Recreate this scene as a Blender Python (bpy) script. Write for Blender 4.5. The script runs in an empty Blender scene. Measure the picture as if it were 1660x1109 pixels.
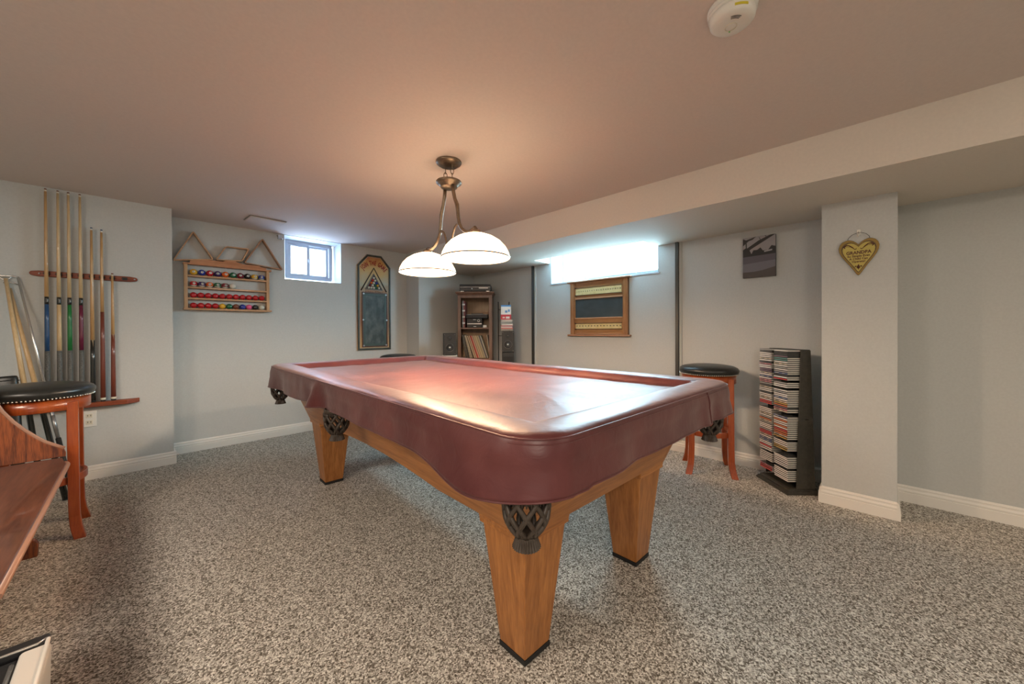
import bpy, bmesh, math, random
from mathutils import Vector, Matrix, noise
PI = math.pi
random.seed(7)
sc = bpy.context.scene
C = sc.collection

# ------------------------------------------------------------------ camera, world, lights, exposure
cam_d = bpy.data.cameras.new('camera'); cam = bpy.data.objects.new('camera', cam_d); C.objects.link(cam)
Fv = Vector((0.7109558, 0.70320912, -0.00622767)); Rv = Vector((0.70319751, -0.71098179, -0.00425994)); Uv = Rv.cross(Fv)
cam.matrix_world = Matrix(((Rv.x, Uv.x, -Fv.x, 0), (Rv.y, Uv.y, -Fv.y, 0), (Rv.z, Uv.z, -Fv.z, 1.12), (0, 0, 0, 1)))
cam_d.sensor_width = 36; cam_d.lens = 36 * 603.41 / 1660; cam_d.shift_y = (539.055 - 554.5) / 1660
cam_d.clip_start = 0.02
sc.camera = cam
sc.view_settings.view_transform = 'Standard'; sc.view_settings.look = 'None'
sc.view_settings.exposure = 0.97; sc.view_settings.gamma = 1; sc.view_settings.use_curve_mapping = False
w = bpy.data.worlds.new('daylight'); sc.world = w; w.use_nodes = True
w.node_tree.nodes['Background'].inputs[0].default_value = (.72, .86, 1, 1)
w.node_tree.nodes['Background'].inputs[1].default_value = 4.0

def area(name, loc, direction, sx, sy, power, col, spread=PI):
    l = bpy.data.lights.new(name, 'AREA'); l.shape = 'RECTANGLE'; l.size = sx; l.size_y = sy
    l.energy = power; l.color = col; l.spread = spread
    o = bpy.data.objects.new(name, l); C.objects.link(o); o.location = loc
    o.rotation_euler = Vector(direction).to_track_quat('-Z', 'Y').to_euler(); return o
# daylight standing in the two window wells
area('window_daylight', (1.44, 4.86, 1.95), (0, -1, -.25), .50, .46, 8, (.42, .63, 1))
area('window_daylight', (3.80, 2.16, 1.93), (-1, 0, -.25), 1.2, .46, 64, (.50, .84, 1))
# ceiling lamps of the unseen rear half of the room, behind the camera
area('ceiling_lamp', (-.9, -1.0, 2.13), (.12, .12, -1), .9, .9, 46, (1, .86, .72))
area('ceiling_lamp', (1.6, -1.9, 2.13), (.05, .25, -1), .9, .9, 15, (1, .86, .72))
area('ceiling_lamp', (-1.2, 1.6, 2.13), (.2, .05, -1), .7, .7, 26, (1, .86, .72))

# ------------------------------------------------------------------ materials
def mat(name, col=(.5, .5, .5), rough=.6, metal=0, spec=.5, emit=None, es=0, coat=0):
    m = bpy.data.materials.new(name); m.use_nodes = True; p = m.node_tree.nodes['Principled BSDF']
    p.inputs['Base Color'].default_value = (*col, 1); p.inputs['Roughness'].default_value = rough
    p.inputs['Metallic'].default_value = metal; p.inputs['Specular IOR Level'].default_value = spec
    p.inputs['Coat Weight'].default_value = coat
    if emit: p.inputs['Emission Color'].default_value = (*emit, 1); p.inputs['Emission Strength'].default_value = es
    return m
def N(m, t, **kw):
    n = m.node_tree.nodes.new(t)
    for k, v in kw.items(): setattr(n, k, v)
    return n
def L(m, a, b): m.node_tree.links.new(a, b)
def coords(m, scale=(1, 1, 1)):
    tc = N(m, 'ShaderNodeTexCoord'); mp = N(m, 'ShaderNodeMapping'); mp.inputs['Scale'].default_value = scale
    L(m, tc.outputs['Object'], mp.inputs['Vector']); return mp.outputs['Vector']
def grain(name, c1, c2, rough=.6, scale=(8, 8, 8), nscale=4, detail=4, bump=.1, bd=.002, lo=.3, hi=.7, **kw):
    m = mat(name, c1, rough, **kw); p = m.node_tree.nodes['Principled BSDF']; v = coords(m, scale)
    n = N(m, 'ShaderNodeTexNoise'); n.inputs['Scale'].default_value = nscale; n.inputs['Detail'].default_value = detail
    L(m, v, n.inputs['Vector']); r = N(m, 'ShaderNodeValToRGB')
    r.color_ramp.elements[0].color = (*c1, 1); r.color_ramp.elements[1].color = (*c2, 1)
    r.color_ramp.elements[0].position = lo; r.color_ramp.elements[1].position = hi
    L(m, n.outputs['Fac'], r.inputs['Fac']); L(m, r.outputs['Color'], p.inputs['Base Color'])
    if bump:
        b = N(m, 'ShaderNodeBump'); b.inputs['Strength'].default_value = bump; b.inputs['Distance'].default_value = bd
        L(m, n.outputs['Fac'], b.inputs['Height']); L(m, b.outputs['Normal'], p.inputs['Normal'])
    return m
def wood(name, c1, c2, axis='z', s=30, rough=.4, lo=.35, hi=.65, coat=.15):
    k = s * .07; scale = {'x': (k, s, s), 'y': (s, k, s), 'z': (s, s, k)}[axis]
    m = mat(name, c1, rough, coat=coat); p = m.node_tree.nodes['Principled BSDF']
    v = coords(m, scale); a = N(m, 'ShaderNodeTexNoise'); a.inputs['Scale'].default_value = 1.0; a.inputs['Detail'].default_value = 5
    a.inputs['Distortion'].default_value = .8; L(m, v, a.inputs['Vector'])
    v2 = coords(m, tuple(q * 5 for q in scale)); b = N(m, 'ShaderNodeTexNoise'); b.inputs['Scale'].default_value = 1.2
    b.inputs['Detail'].default_value = 3; L(m, v2, b.inputs['Vector'])
    mx = N(m, 'ShaderNodeMath', operation='MULTIPLY_ADD'); mx.inputs[1].default_value = .4
    L(m, b.outputs['Fac'], mx.inputs[0]); sb = N(m, 'ShaderNodeMath', operation='MULTIPLY'); sb.inputs[1].default_value = .6
    L(m, a.outputs['Fac'], sb.inputs[0]); L(m, sb.outputs[0], mx.inputs[2])
    r = N(m, 'ShaderNodeValToRGB'); r.color_ramp.elements[0].color = (*c1, 1); r.color_ramp.elements[1].color = (*c2, 1)
    r.color_ramp.elements[0].position = lo; r.color_ramp.elements[1].position = hi
    L(m, mx.outputs[0], r.inputs['Fac']); L(m, r.outputs['Color'], p.inputs['Base Color'])
    bp = N(m, 'ShaderNodeBump'); bp.inputs['Strength'].default_value = .12; bp.inputs['Distance'].default_value = .001
    L(m, mx.outputs[0], bp.inputs['Height']); L(m, bp.outputs['Normal'], p.inputs['Normal'])
    return m
M = {}
M['wall'] = grain('greige_wall_paint', (.51, .52, .50), (.54, .55, .53), .75, (1, 1, 1), 90, 2, .08, .001, spec=.3)
M['ceil'] = grain('ceiling_paint', (.65, .575, .53), (.68, .60, .55), .85, (1, 1, 1), 70, 2, .08, .001, spec=.2)
M['trim'] = mat('white_trim_paint', (.78, .75, .69), .45)
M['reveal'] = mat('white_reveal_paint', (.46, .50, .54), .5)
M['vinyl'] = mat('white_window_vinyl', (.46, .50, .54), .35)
M['darktrim'] = mat('dark_grey_metal_trim', (.07, .07, .065), .4, .4)

def carpet_mat():
    m = mat('speckled_loop_carpet', (.3, .3, .28), .95, spec=.1); p = m.node_tree.nodes['Principled BSDF']
    v = coords(m); wz = N(m, 'ShaderNodeTexNoise'); wz.inputs['Scale'].default_value = 90; L(m, v, wz.inputs['Vector'])
    ad = N(m, 'ShaderNodeVectorMath', operation='MULTIPLY_ADD'); ad.inputs[1].default_value = (.012, .012, .012); L(m, wz.outputs['Color'], ad.inputs[0]); L(m, v, ad.inputs[2])
    a = N(m, 'ShaderNodeTexVoronoi'); a.inputs['Scale'].default_value = 205; L(m, ad.outputs[0], a.inputs['Vector'])
    sp = N(m, 'ShaderNodeSeparateColor'); L(m, a.outputs['Color'], sp.inputs[0])
    r = N(m, 'ShaderNodeValToRGB'); e = r.color_ramp.elements
    e[0].position = 0; e[0].color = (.11, .093, .07, 1); e[1].position = 1; e[1].color = (.88, .85, .77, 1)
    for ps, c in ((.22, (.20, .175, .145)), (.5, (.43, .40, .345)), (.75, (.67, .635, .565))):
        x = e.new(ps); x.color = (*c, 1)
    L(m, sp.outputs[0], r.inputs['Fac']); L(m, r.outputs['Color'], p.inputs['Base Color'])
    b = N(m, 'ShaderNodeBump'); b.inputs['Strength'].default_value = .6; b.inputs['Distance'].default_value = .004; b.invert = True
    L(m, a.outputs['Distance'], b.inputs['Height']); L(m, b.outputs['Normal'], p.inputs['Normal']); return m
M['carpet'] = carpet_mat()
OAK1, OAK2 = (.27, .095, .022), (.50, .205, .055)
M['oak_z'] = wood('honey_oak_vertical', OAK1, OAK2, 'z', 26)
M['oak_x'] = wood('honey_oak_crosswise', OAK1, OAK2, 'x', 26)
M['oak_y'] = wood('honey_oak_lengthwise', OAK1, OAK2, 'y', 26)
M['cherry'] = wood('cherry_red_wood', (.22, .034, .007), (.36, .075, .014), 'z', 30, .28, coat=.4)
M['bench'] = wood('red_brown_oak', (.065, .013, .005), (.29, .080, .022), 'z', 55, .35, .4, .6, coat=.25)
M['benchseat'] = wood('worn_brown_seat_wood', (.065, .022, .012), (.15, .058, .032), 'y', 30, .38, coat=.35)
M['benchedge'] = mat('worn_pale_edge', (.33, .18, .12), .4)
M['vinylblk'] = grain('black_seat_vinyl', (.012, .013, .012), (.02, .021, .019), .34, (1, 1, 1), 60, 3, .1, .001)
M['nail'] = mat('antique_nickel_nail', (.72, .68, .6), .25, 1)
M['blackrub'] = mat('black_rubber', (.012, .012, .012), .6)
M['pocket'] = grain('dark_brown_pocket_leather', (.035, .025, .018), (.06, .045, .034), .5, (1, 1, 1), 80, 3, .2, .001)
M['bronze'] = grain('brushed_bronze_metal', (.17, .125, .085), (.25, .19, .135), .38, (1, 1, 1), 60, 3, .05, .001, metal=.75)
M['rackwood'] = wood('red_stained_rack_wood', (.15, .022, .008), (.30, .065, .016), 'x', 40, .5, coat=0)
M['maple'] = wood('pale_maple', (.52, .36, .18), (.68, .50, .28), 'z', 30, .35, coat=.4)
M['mapledark'] = wood('aged_maple', (.44, .25, .10), (.58, .36, .16), 'z', 30, .35, coat=.4)
M['ballrack'] = wood('pale_pine_rack', (.38, .19, .09), (.60, .34, .18), 'x', 36, .4)
M['ballrack_z'] = wood('pale_pine_stile', (.42, .22, .10), (.62, .37, .19), 'z', 36, .4)
M['rackred'] = wood('reddish_pine_board', (.36, .13, .05), (.55, .25, .12), 'x', 36, .4)
M['rackdark'] = wood('aged_triangle_wood', (.30, .14, .07), (.42, .22, .12), 'x', 36, .4)
M['black'] = mat('black_lacquer', (.012, .012, .013), .3)
M['blackmat'] = mat('black_plastic', (.018, .018, .018), .55)
M['silver'] = mat('polished_aluminium', (.75, .75, .73), .25, .9)
M['white'] = mat('white_plastic', (.74, .72, .66), .4)
M['ivory'] = mat('ivory_plastic', (.68, .63, .5), .4)
M['steel'] = mat('satin_steel', (.45, .45, .45), .35, .9)
M['cream'] = grain('cream_number_strip', (.62, .50, .22), (.72, .60, .30), .5, (1, 1, 1), 30, 2, 0)
M['slate'] = grain('chalky_slate', (.035, .050, .050), (.15, .175, .17), .6, (5, 5, 3), 3, 8, .05, .001, .42, .80)
M['ink'] = mat('dark_print', (.03, .02, .012), .7)
def C_(name, c, r=.4, **k): 
    M[name] = mat(name, c, r, **k); return M[name]

# ------------------------------------------------------------------ mesh helpers
class B:
    def __init__(s): s.bm = bmesh.new(); s.mats = []
    def mi(s, m):
        if m is None: return 0
        if m not in s.mats: s.mats.append(m)
        return s.mats.index(m)
    def face(s, vs, m=None, smooth=False):
        try: f = s.bm.faces.new(vs)
        except ValueError: return None
        f.material_index = s.mi(m); f.smooth = smooth; return f
    def box(s, x0, x1, y0, y1, z0, z1, m=None, R=None):
        P = [Vector((x, y, z)) for x in (x0, x1) for y in (y0, y1) for z in (z0, z1)]
        if R: P = [R @ p for p in P]
        v = [s.bm.verts.new(p) for p in P]
        for q in ((0, 1, 3, 2), (4, 6, 7, 5), (0, 4, 5, 1), (2, 3, 7, 6), (0, 2, 6, 4), (1, 5, 7, 3)): s.face([v[i] for i in q], m)
        return s
    def loft(s, rings, m=None, smooth=False, cap=True, closed=True):
        V = [[s.bm.verts.new(p) for p in r] for r in rings]; n = len(V[0])
        for a, b in zip(V, V[1:]):
            for i in range(n if closed else n - 1):
                j = (i + 1) % n; s.face([a[i], a[j], b[j], b[i]], m, smooth)
        if cap and closed: s.face(V[0][::-1], m); s.face(V[-1], m)
        return s
    def prism(s, poly, plane, a, b, m=None):   # poly 2-D, plane 'xy','xz','yz'; extruded a..b along the third axis
        def P(u, v, w): return {'xy': (u, v, w), 'xz': (u, w, v), 'yz': (w, u, v)}[plane]
        return s.loft([[Vector(P(u, v, a)) for u, v in poly], [Vector(P(u, v, b)) for u, v in poly]], m)
    def lathe(s, prof, c=(0, 0, 0), seg=24, m=None, R=None, smooth=True):
        rings = []
        for r, z in prof:
            ring = [Vector((max(r, 1e-5) * math.cos(2 * PI * i / seg), max(r, 1e-5) * math.sin(2 * PI * i / seg), z)) for i in range(seg)]
            if R: ring = [R @ p for p in ring]
            rings.append([p + Vector(c) for p in ring])
        if prof[0][0] > .002 and prof[-1][0] > .002: return s.loft(rings + [rings[0]], m, smooth, cap=False)
        return s.loft(rings, m, smooth)
    def tube(s, pts, r, seg=8, m=None, closed=False, smooth=True, flat=1.0):
        pts = [Vector(p) for p in pts]; n = len(pts); rs = r if isinstance(r, (list, tuple)) else [r] * n
        T = []
        for i in range(n):
            a = pts[(i - 1) % n] if (closed or i) else pts[i]; b = pts[(i + 1) % n] if (closed or i < n - 1) else pts[i]
            T.append((b - a).normalized())
        up = Vector((0, 0, 1)) if abs(T[0].z) < .9 else Vector((1, 0, 0))
        nrm = (up - T[0] * up.dot(T[0])).normalized(); rings = []
        for i in range(n):
            nrm = (nrm - T[i] * nrm.dot(T[i])).normalized(); bn = T[i].cross(nrm)
            rings.append([pts[i] + (nrm * math.cos(2 * PI * k / seg) + bn * math.sin(2 * PI * k / seg) * flat) * rs[i] for k in range(seg)])
        if closed: rings.append(rings[0])
        return s.loft(rings, m, smooth, cap=not closed)
    def sphere(s, c, r, m=None, u=16, v=10, sz=1):
        return s.lathe([(r * math.sin(PI * k / v), -r * sz * math.cos(PI * k / v)) for k in range(v + 1)], c, u, m)
    def obj(s, name, parent=None, m=None, bevel=0, loc=None, seg=2):
        bmesh.ops.remove_doubles(s.bm, verts=s.bm.verts, dist=2e-6)
        bmesh.ops.recalc_face_normals(s.bm, faces=s.bm.faces)
        me = bpy.data.meshes.new(name); s.bm.to_mesh(me); s.bm.free()
        for x in ([m] if m and not s.mats else s.mats): me.materials.append(x)
        o = bpy.data.objects.new(name, me); C.objects.link(o)
        if parent: o.parent = parent
        if loc: o.location = loc
        if bevel:
            md = o.modifiers.new('bevel', 'BEVEL'); md.width = bevel; md.segments = seg; md.limit_method = 'ANGLE'; md.angle_limit = .7
        return o
def tag(o, label, cat, group=None, kind=None):
    if label: o['label'] = label
    if cat: o['category'] = cat
    if group: o['group'] = group
    if kind: o['kind'] = kind
    return o
def thing(name, label, cat, loc=(0, 0, 0), rz=0, group=None):
    o = bpy.data.objects.new(name, None); C.objects.link(o); o.location = loc; o.rotation_euler = (0, 0, rz); o.empty_display_size = .05
    return tag(o, label, cat, group)
def struct(o): o['kind'] = 'structure'; return o
def copy_tree(o, parent=None):
    c = o.copy(); C.objects.link(c); c.parent = parent
    for ch in list(o.children): copy_tree(ch, c)
    return c
def txt(body, size, depth=.0008, align='CENTER'):
    cu = bpy.data.curves.new('txt', 'FONT'); cu.body = body; cu.size = size; cu.extrude = depth; cu.offset = size * .03; cu.align_x = align; cu.align_y = 'CENTER'
    cu.resolution_u = 2
    o = bpy.data.objects.new('txt', cu); C.objects.link(o); dg = bpy.context.evaluated_depsgraph_get(); dg.update()
    me = bpy.data.meshes.new_from_object(o.evaluated_get(dg)); bpy.data.objects.remove(o); bpy.data.curves.remove(cu); return me
def lettering(name, body, size, parent, m, loc, rot=0, sx=1, depth=.0008):   # upright, faces local -y
    me = txt(body, size, depth); me.materials.clear(); me.materials.append(m)
    me.transform(Matrix.Rotation(PI / 2, 4, 'X') @ Matrix.Rotation(rot, 4, 'Z') @ Matrix.Diagonal((sx, 1, 1, 1)))
    o = bpy.data.objects.new(name, me); C.objects.link(o); o.parent = parent; o.location = loc
    if name == 'lettering': o['kind'] = 'stuff'
    return o
ORD = ['', 'first', 'second', 'third', 'fourth', 'fifth', 'sixth', 'seventh', 'eighth', 'ninth', 'tenth', 'eleventh', 'twelfth']
def nth(n):
    if n < len(ORD): return ORD[n]
    return f"{n}{'th' if 10 <= n % 100 <= 20 else {1: 'st', 2: 'nd', 3: 'rd'}.get(n % 10, 'th')}"

# ------------------------------------------------------------------ room
H, YA1, YA2, XB, XP, ZB, XS, YB = 2.16, 4.2635, 4.561, 3.5028, 3.1185, 1.916, 2.585, 4.255
XC = .222; BBH = .105; T = .015; XL, YF = -2.4, -3.0
o = B().box(XL, XB, YF, YA2, -.1, 0).obj('floor', m=M['carpet']); struct(o)
o = B().box(XL - .1, XB + .4, YF - .1, YA2 + .45, H, H + .1).obj('ceiling', m=M['ceil']); struct(o)
struct(B().box(XL - .1, XC, YA1, YA2 + .35, 0, H).obj('wall_left_back', m=M['wall']))
W1 = (1.128, 1.726, 1.68)
b = B(); b.box(XC, W1[0], YA2, YA2 + .35, 0, H); b.box(W1[1], XS, YA2, YA2 + .35, 0, H); b.box(W1[0], W1[1], YA2, YA2 + .35, 0, W1[2])
struct(b.obj('wall_back', m=M['wall']))
struct(B().box(XS, XB + .35, YB, YA2 + .35, 0, H).obj('wall_back_corner', m=M['wall']))
WY0, WY1, WZ = 1.50, 2.798, 1.669
b = B(); b.box(XB, XB + .35, YF, WY0, 0, H); b.box(XB, XB + .35, WY1, YB, 0, H); b.box(XB, XB + .35, WY0, WY1, 0, WZ)
struct(b.obj('wall_right', m=M['wall']))
struct(B().box(XL - .1, XL, YF, YA1, 0, H).obj('wall_left', m=M['wall']))
struct(B().box(XL, XB, YF - .1, YF, 0, H).obj('wall_front', m=M['wall']))
NX, NY0, NY1 = 3.215, 1.547, 2.818
b = B(); b.box(XS, NX, YF, YB, ZB, H); b.box(NX, XB, YF, NY0 - .03, ZB, H); b.box(NX, XB, NY1, YB, ZB, H)
struct(b.obj('ceiling_bulkhead', m=grain('bulkhead_paint', (.64, .585, .51), (.67, .61, .53), .8, (1, 1, 1), 70, 2, .08, .001, spec=.2)))
struct(B().box(XP, XB, -.072, .269, 0, ZB).obj('wall_pillar', m=M['wall']))
# white lining of the two window wells
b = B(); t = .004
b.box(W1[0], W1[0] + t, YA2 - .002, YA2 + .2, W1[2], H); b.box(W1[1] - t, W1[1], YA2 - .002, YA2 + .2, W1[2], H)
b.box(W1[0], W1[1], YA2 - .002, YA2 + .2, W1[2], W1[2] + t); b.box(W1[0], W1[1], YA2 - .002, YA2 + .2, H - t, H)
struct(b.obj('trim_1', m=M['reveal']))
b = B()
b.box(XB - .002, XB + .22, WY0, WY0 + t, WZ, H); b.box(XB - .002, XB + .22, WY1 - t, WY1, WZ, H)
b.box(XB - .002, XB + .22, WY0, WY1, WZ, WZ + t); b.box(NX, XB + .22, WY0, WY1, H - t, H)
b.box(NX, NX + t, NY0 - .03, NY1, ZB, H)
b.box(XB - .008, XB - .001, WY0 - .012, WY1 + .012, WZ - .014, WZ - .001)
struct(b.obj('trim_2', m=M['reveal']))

# baseboards
PROF = [(0, 0), (T, 0), (T, .058), (T - .003, .062), (T - .001, .066), (T - .001, .074), (T - .005, .082), (T - .006, .09), (T - .004, .094), (T - .008, .100), (T - .010, BBH), (0, BBH)]
def base(name, p, q, nrm):
    p, q, n = Vector((*p, 0)), Vector((*q, 0)), Vector((*nrm, 0))
    b = B(); b.loft([[e + n * u + Vector((0, 0, v)) for u, v in PROF] for e in (p, q)]); return struct(b.obj(name, m=M['trim']))
base('baseboard_left_back', (XL, YA1), (XC + T, YA1), (0, -1))
base('baseboard_left_return', (XC, YA1), (XC, YA2), (1, 0))
base('baseboard_back', (XC, YA2), (XS, YA2), (0, -1))
base('baseboard_back_return', (XS, YB - T), (XS, YA2), (-1, 0))
base('baseboard_back_corner', (XS - T, YB), (XB, YB), (0, -1))
base('baseboard_right', (XB, .269), (XB, YB), (-1, 0))
base('baseboard_right_front', (XB, YF), (XB, -.072), (-1, 0))
base('baseboard_pillar_far', (XP - T, .269), (XB, .269), (0, 1))
base('baseboard_pillar', (XP, -.072), (XP, .269), (-1, 0))
base('baseboard_pillar_near', (XP - T, -.072), (XB, -.072), (0, -1))
base('baseboard_left', (XL, YF), (XL, YA1), (1, 0))
base('baseboard_front', (XL, YF), (XB, YF), (0, 1))
# thin dark uprights on the right wall
for y, n in ((3.072, 'trim_3'), (1.318, 'trim_4')):
    b = B(); b.box(XB - .035, XB - .0, y - .012, y + .014, BBH, ZB - .001, M['darktrim'])
    b.box(XB - .012, XB, y - .034, y - .013, BBH, ZB - .001, M['wall']); struct(b.obj(n))

# windows
def glass_mat():
    m = bpy.data.materials.new('window_glass'); m.use_nodes = True; nt = m.node_tree; nt.nodes.clear()
    o = N(m, 'ShaderNodeOutputMaterial'); mx = N(m, 'ShaderNodeMixShader'); a = N(m, 'ShaderNodeBsdfTransparent'); g = N(m, 'ShaderNodeBsdfGlossy')
    g.inputs['Roughness'].default_value = .05; mx.inputs[0].default_value = .06
    L(m, a.outputs[0], mx.inputs[1]); L(m, g.outputs[0], mx.inputs[2]); L(m, mx.outputs[0], o.inputs[0]); return m
M['glass'] = glass_mat()
def window(name, loc, rz, w_, z0, z1, cols):
    r = bpy.data.objects.new(name, None); C.objects.link(r); r.location = loc; r.rotation_euler = (0, 0, rz); struct(r)
    f = .035; b = B()
    b.box(-w_ / 2, w_ / 2, 0, .07, z0, z0 + f); b.box(-w_ / 2, w_ / 2, 0, .07, z1 - f, z1)
    b.box(-w_ / 2, -w_ / 2 + f, 0, .07, z0 + f, z1 - f); b.box(w_ / 2 - f, w_ / 2, 0, .07, z0 + f, z1 - f)
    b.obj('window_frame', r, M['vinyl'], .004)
    n = cols; iw = (w_ - 2 * f) / n
    for i in range(n):
        x0 = -w_ / 2 + f + i * iw; x1 = x0 + iw; y = .012 + .022 * (i % 2); s = .024; x0 -= .01 * (i > 0)
        b = B(); zz0, zz1 = z0 + f, z1 - f
        b.box(x0, x1, y, y + .02, zz0, zz0 + s); b.box(x0, x1, y, y + .02, zz1 - s, zz1)
        b.box(x0, x0 + s, y, y + .02, zz0 + s, zz1 - s); b.box(x1 - s, x1, y, y + .02, zz0 + s, zz1 - s)
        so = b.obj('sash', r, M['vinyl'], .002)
        B().box(x0 + s, x1 - s, y + .008, y + .012, zz0 + s, zz1 - s).obj('pane', so, M['glass'])
    return r
w1 = window('window_1', (1.44, YA2 + .2, 0), 0, .50, 1.72, 2.156, 2)
b = B(); b.box(-.012, .006, -.006, .014, 1.92, 1.96); b.box(-.006, .0, -.016, -.004, 1.93, 1.95); b.obj('latch', w1, M['vinyl'], .002)
window('window_2', (XB + .22, (WY0 + WY1) / 2, 0), -PI / 2, WY1 - WY0, WZ + .012, 2.15, 4)

# ceiling access panel, latch, smoke alarm, outlet
t_ = thing('ceiling_access_panel', 'off-white square access panel in the ceiling above the ball rack', 'panel', (.865, 4.11, H), math.radians(3))
B().box(-.14, .14, -.10, .10, -.012, -.002).obj('panel', t_, M['ceil'], .002)
b = B()
for q in ((-.147, .147, .1, .107), (-.147, .147, -.107, -.1), (-.147, -.14, -.1, .1), (.14, .147, -.1, .1)): b.box(*q, -.006, -.0005)
b.obj('panel_frame', t_, mat('panel_gap', (.2, .19, .18), .6))
b = B(); b.box(-.014, .014, -.03, 0, -.03, .012); b.tube([(-.02, -.015, .008), (.024, -.03, -.03)], .009)
tag(b.obj('wall_bracket', m=M['steel'], loc=(1.083, YA2, 2.13)), 'small metal bracket at the ceiling beside the square window', 'bracket')
t_ = thing('smoke_detector', 'round white smoke alarm on the ceiling', 'smoke alarm', (1.365, .342, H))
B().lathe([(.001, 0), (.072, 0), (.072, -.008), (.066, -.010), (.066, -.014), (.07, -.016), (.07, -.022), (.001, -.022)], seg=48).obj('mounting_base', t_, M['white'])
b = B(); b.lathe([(.001, -.023), (.064, -.023), (.066, -.030), (.064, -.044), (.055, -.052), (.04, -.0545), (.001, -.0555)], seg=48); b.obj('cover', t_, M['white'])
b = B(); b.tube([(.017 * math.cos(a * PI / 10) + .005, .017 * math.sin(a * PI / 10) + .005, -.0560) for a in range(20)], .0012, 6, closed=True); b.obj('test_button', t_, M['ivory'])
b = B()
for k in range(3):
    a0 = 3.8
    b.tube([((.030 + k * .005) * math.cos(a0 + q * .1), (.030 + k * .005) * math.sin(a0 + q * .1) + .004, -.0553) for q in range(-4, 5)], .0009, 5)
b.obj('vent_slots', t_, M['blackmat'])
b = B()
b.loft([[Vector((.0662 * math.cos(a), .0662 * math.sin(a), z)) for z in (-.043, -.036)] + [Vector((.064 * math.cos(a), .064 * math.sin(a), z)) for z in (-.036, -.043)] for a in [3.50 + .06 * k for k in range(11)]])
b.obj('warning_sticker', t_, mat('yellow_sticker', (.6, .5, .03), .5))
C_('indicator', (.1, .5, .1), .3)
B().sphere((.024, .014, -.0558), .0025, u=8, v=6).obj('indicator_light', t_, M['indicator'])
t_ = thing('wall_outlet', 'white double wall outlet beneath the cue rack ledge', 'outlet', (-.252, YA1, .46))
B().box(-.038, .038, -.006, 0, -.06, .06).obj('plate', t_, M['white'], .003)
for s in (-1, 1):
    q = B().box(-.017, .017, -.009, -.006, s * .025 - .015, s * .025 + .015).obj('socket', t_, M['ivory'], .002)
    b = B(); b.box(-.009, -.006, -.0095, -.0088, s * .025 - .004, s * .025 + .008); b.box(.006, .009, -.0095, -.0088, s * .025 - .004, s * .025 + .008); b.obj('slot', q, M['blackmat'])

# ------------------------------------------------------------------ pool table
TL = (1.369, 1.898, 0); TR = -.0285
pt = thing('pool_table', 'large honey oak pool table with four square tapered legs under a maroon cover', 'pool table', TL, TR)
fx, fy = .375, 1.0105
for sx in (-1, 1):
    for sy in (-1, 1):
        cx, cy = sx * fx, sy * fy; b = B()
        def sq(h, z): return [Vector((cx + i * h, cy + j * h, z)) for i, j in ((-1, -1), (1, -1), (1, 1), (-1, 1))]
        b.loft([sq(.0615, .018), sq(.103, .4385)]); lg = b.obj('leg', pt, M['oak_z'], .003)
        B().loft([sq(.103, .4387), sq(.1125, .442), sq(.1125, .456), sq(.115, .469)]).obj('leg_moulding', lg, M['oak_x'], .002)
        B().loft([sq(.064, 0), sq(.064, .018)]).obj('foot_pad', lg, M['blackrub'], .002)
AZ0, AZ1, SL = .469, .742, .36
def outx(z): return .49 + SL * (z - AZ0)
def outy(z): return 1.127 + SL * (z - AZ0)
for s in (-1, 1):
    b = B(); n = 40
    rows = []
    for i in range(n + 1):
        y = -1 + 2 * i / n
        yb = y * outy(AZ0); zb = AZ0 + (.044 * (1 - (yb / .63) ** 2) if abs(yb) < .63 else 0)
        yt = y * outy(AZ1)
        rows.append([Vector((s * outx(zb), yb, zb)), Vector((s * outx(AZ1), yt, AZ1)), Vector((s * (outx(AZ1) - .03), yt, AZ1)), Vector((s * (outx(zb) - .03), yb, zb))])
    b.loft(rows); b.obj('long_apron', pt, M['oak_y'], .002)
    b = B(); rows = []
    for i in (-1, 1):
        rows.append([Vector((i * (outx(z) - .031), s * (outy(z) - d), z)) for z, d in ((AZ0, 0), (AZ1, 0), (AZ1, .03), (AZ0, .03))])
    b.loft(rows); b.obj('short_apron', pt, M['oak_x'], .002)
B().box(-.45, .45, -1.08, 1.08, .72, .7415).obj('table_bed', pt, M['oak_y'])
B().box(-.60, .60, -1.27, 1.27, .7425, .80).obj('slate_bed', pt, M['slate'])
for s in (-1, 1):
    for q in (-1, 1): B().box(min(s * .60, s * .685), max(s * .60, s * .685), *(sorted((q * .08, q * 1.24))), .765, .852).obj('rail', pt, M['oak_y'], .01)
    B().box(-.56, .56, *sorted((s * 1.27, s * 1.355)), .765, .852).obj('rail', pt, M['oak_x'], .01)
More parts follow.
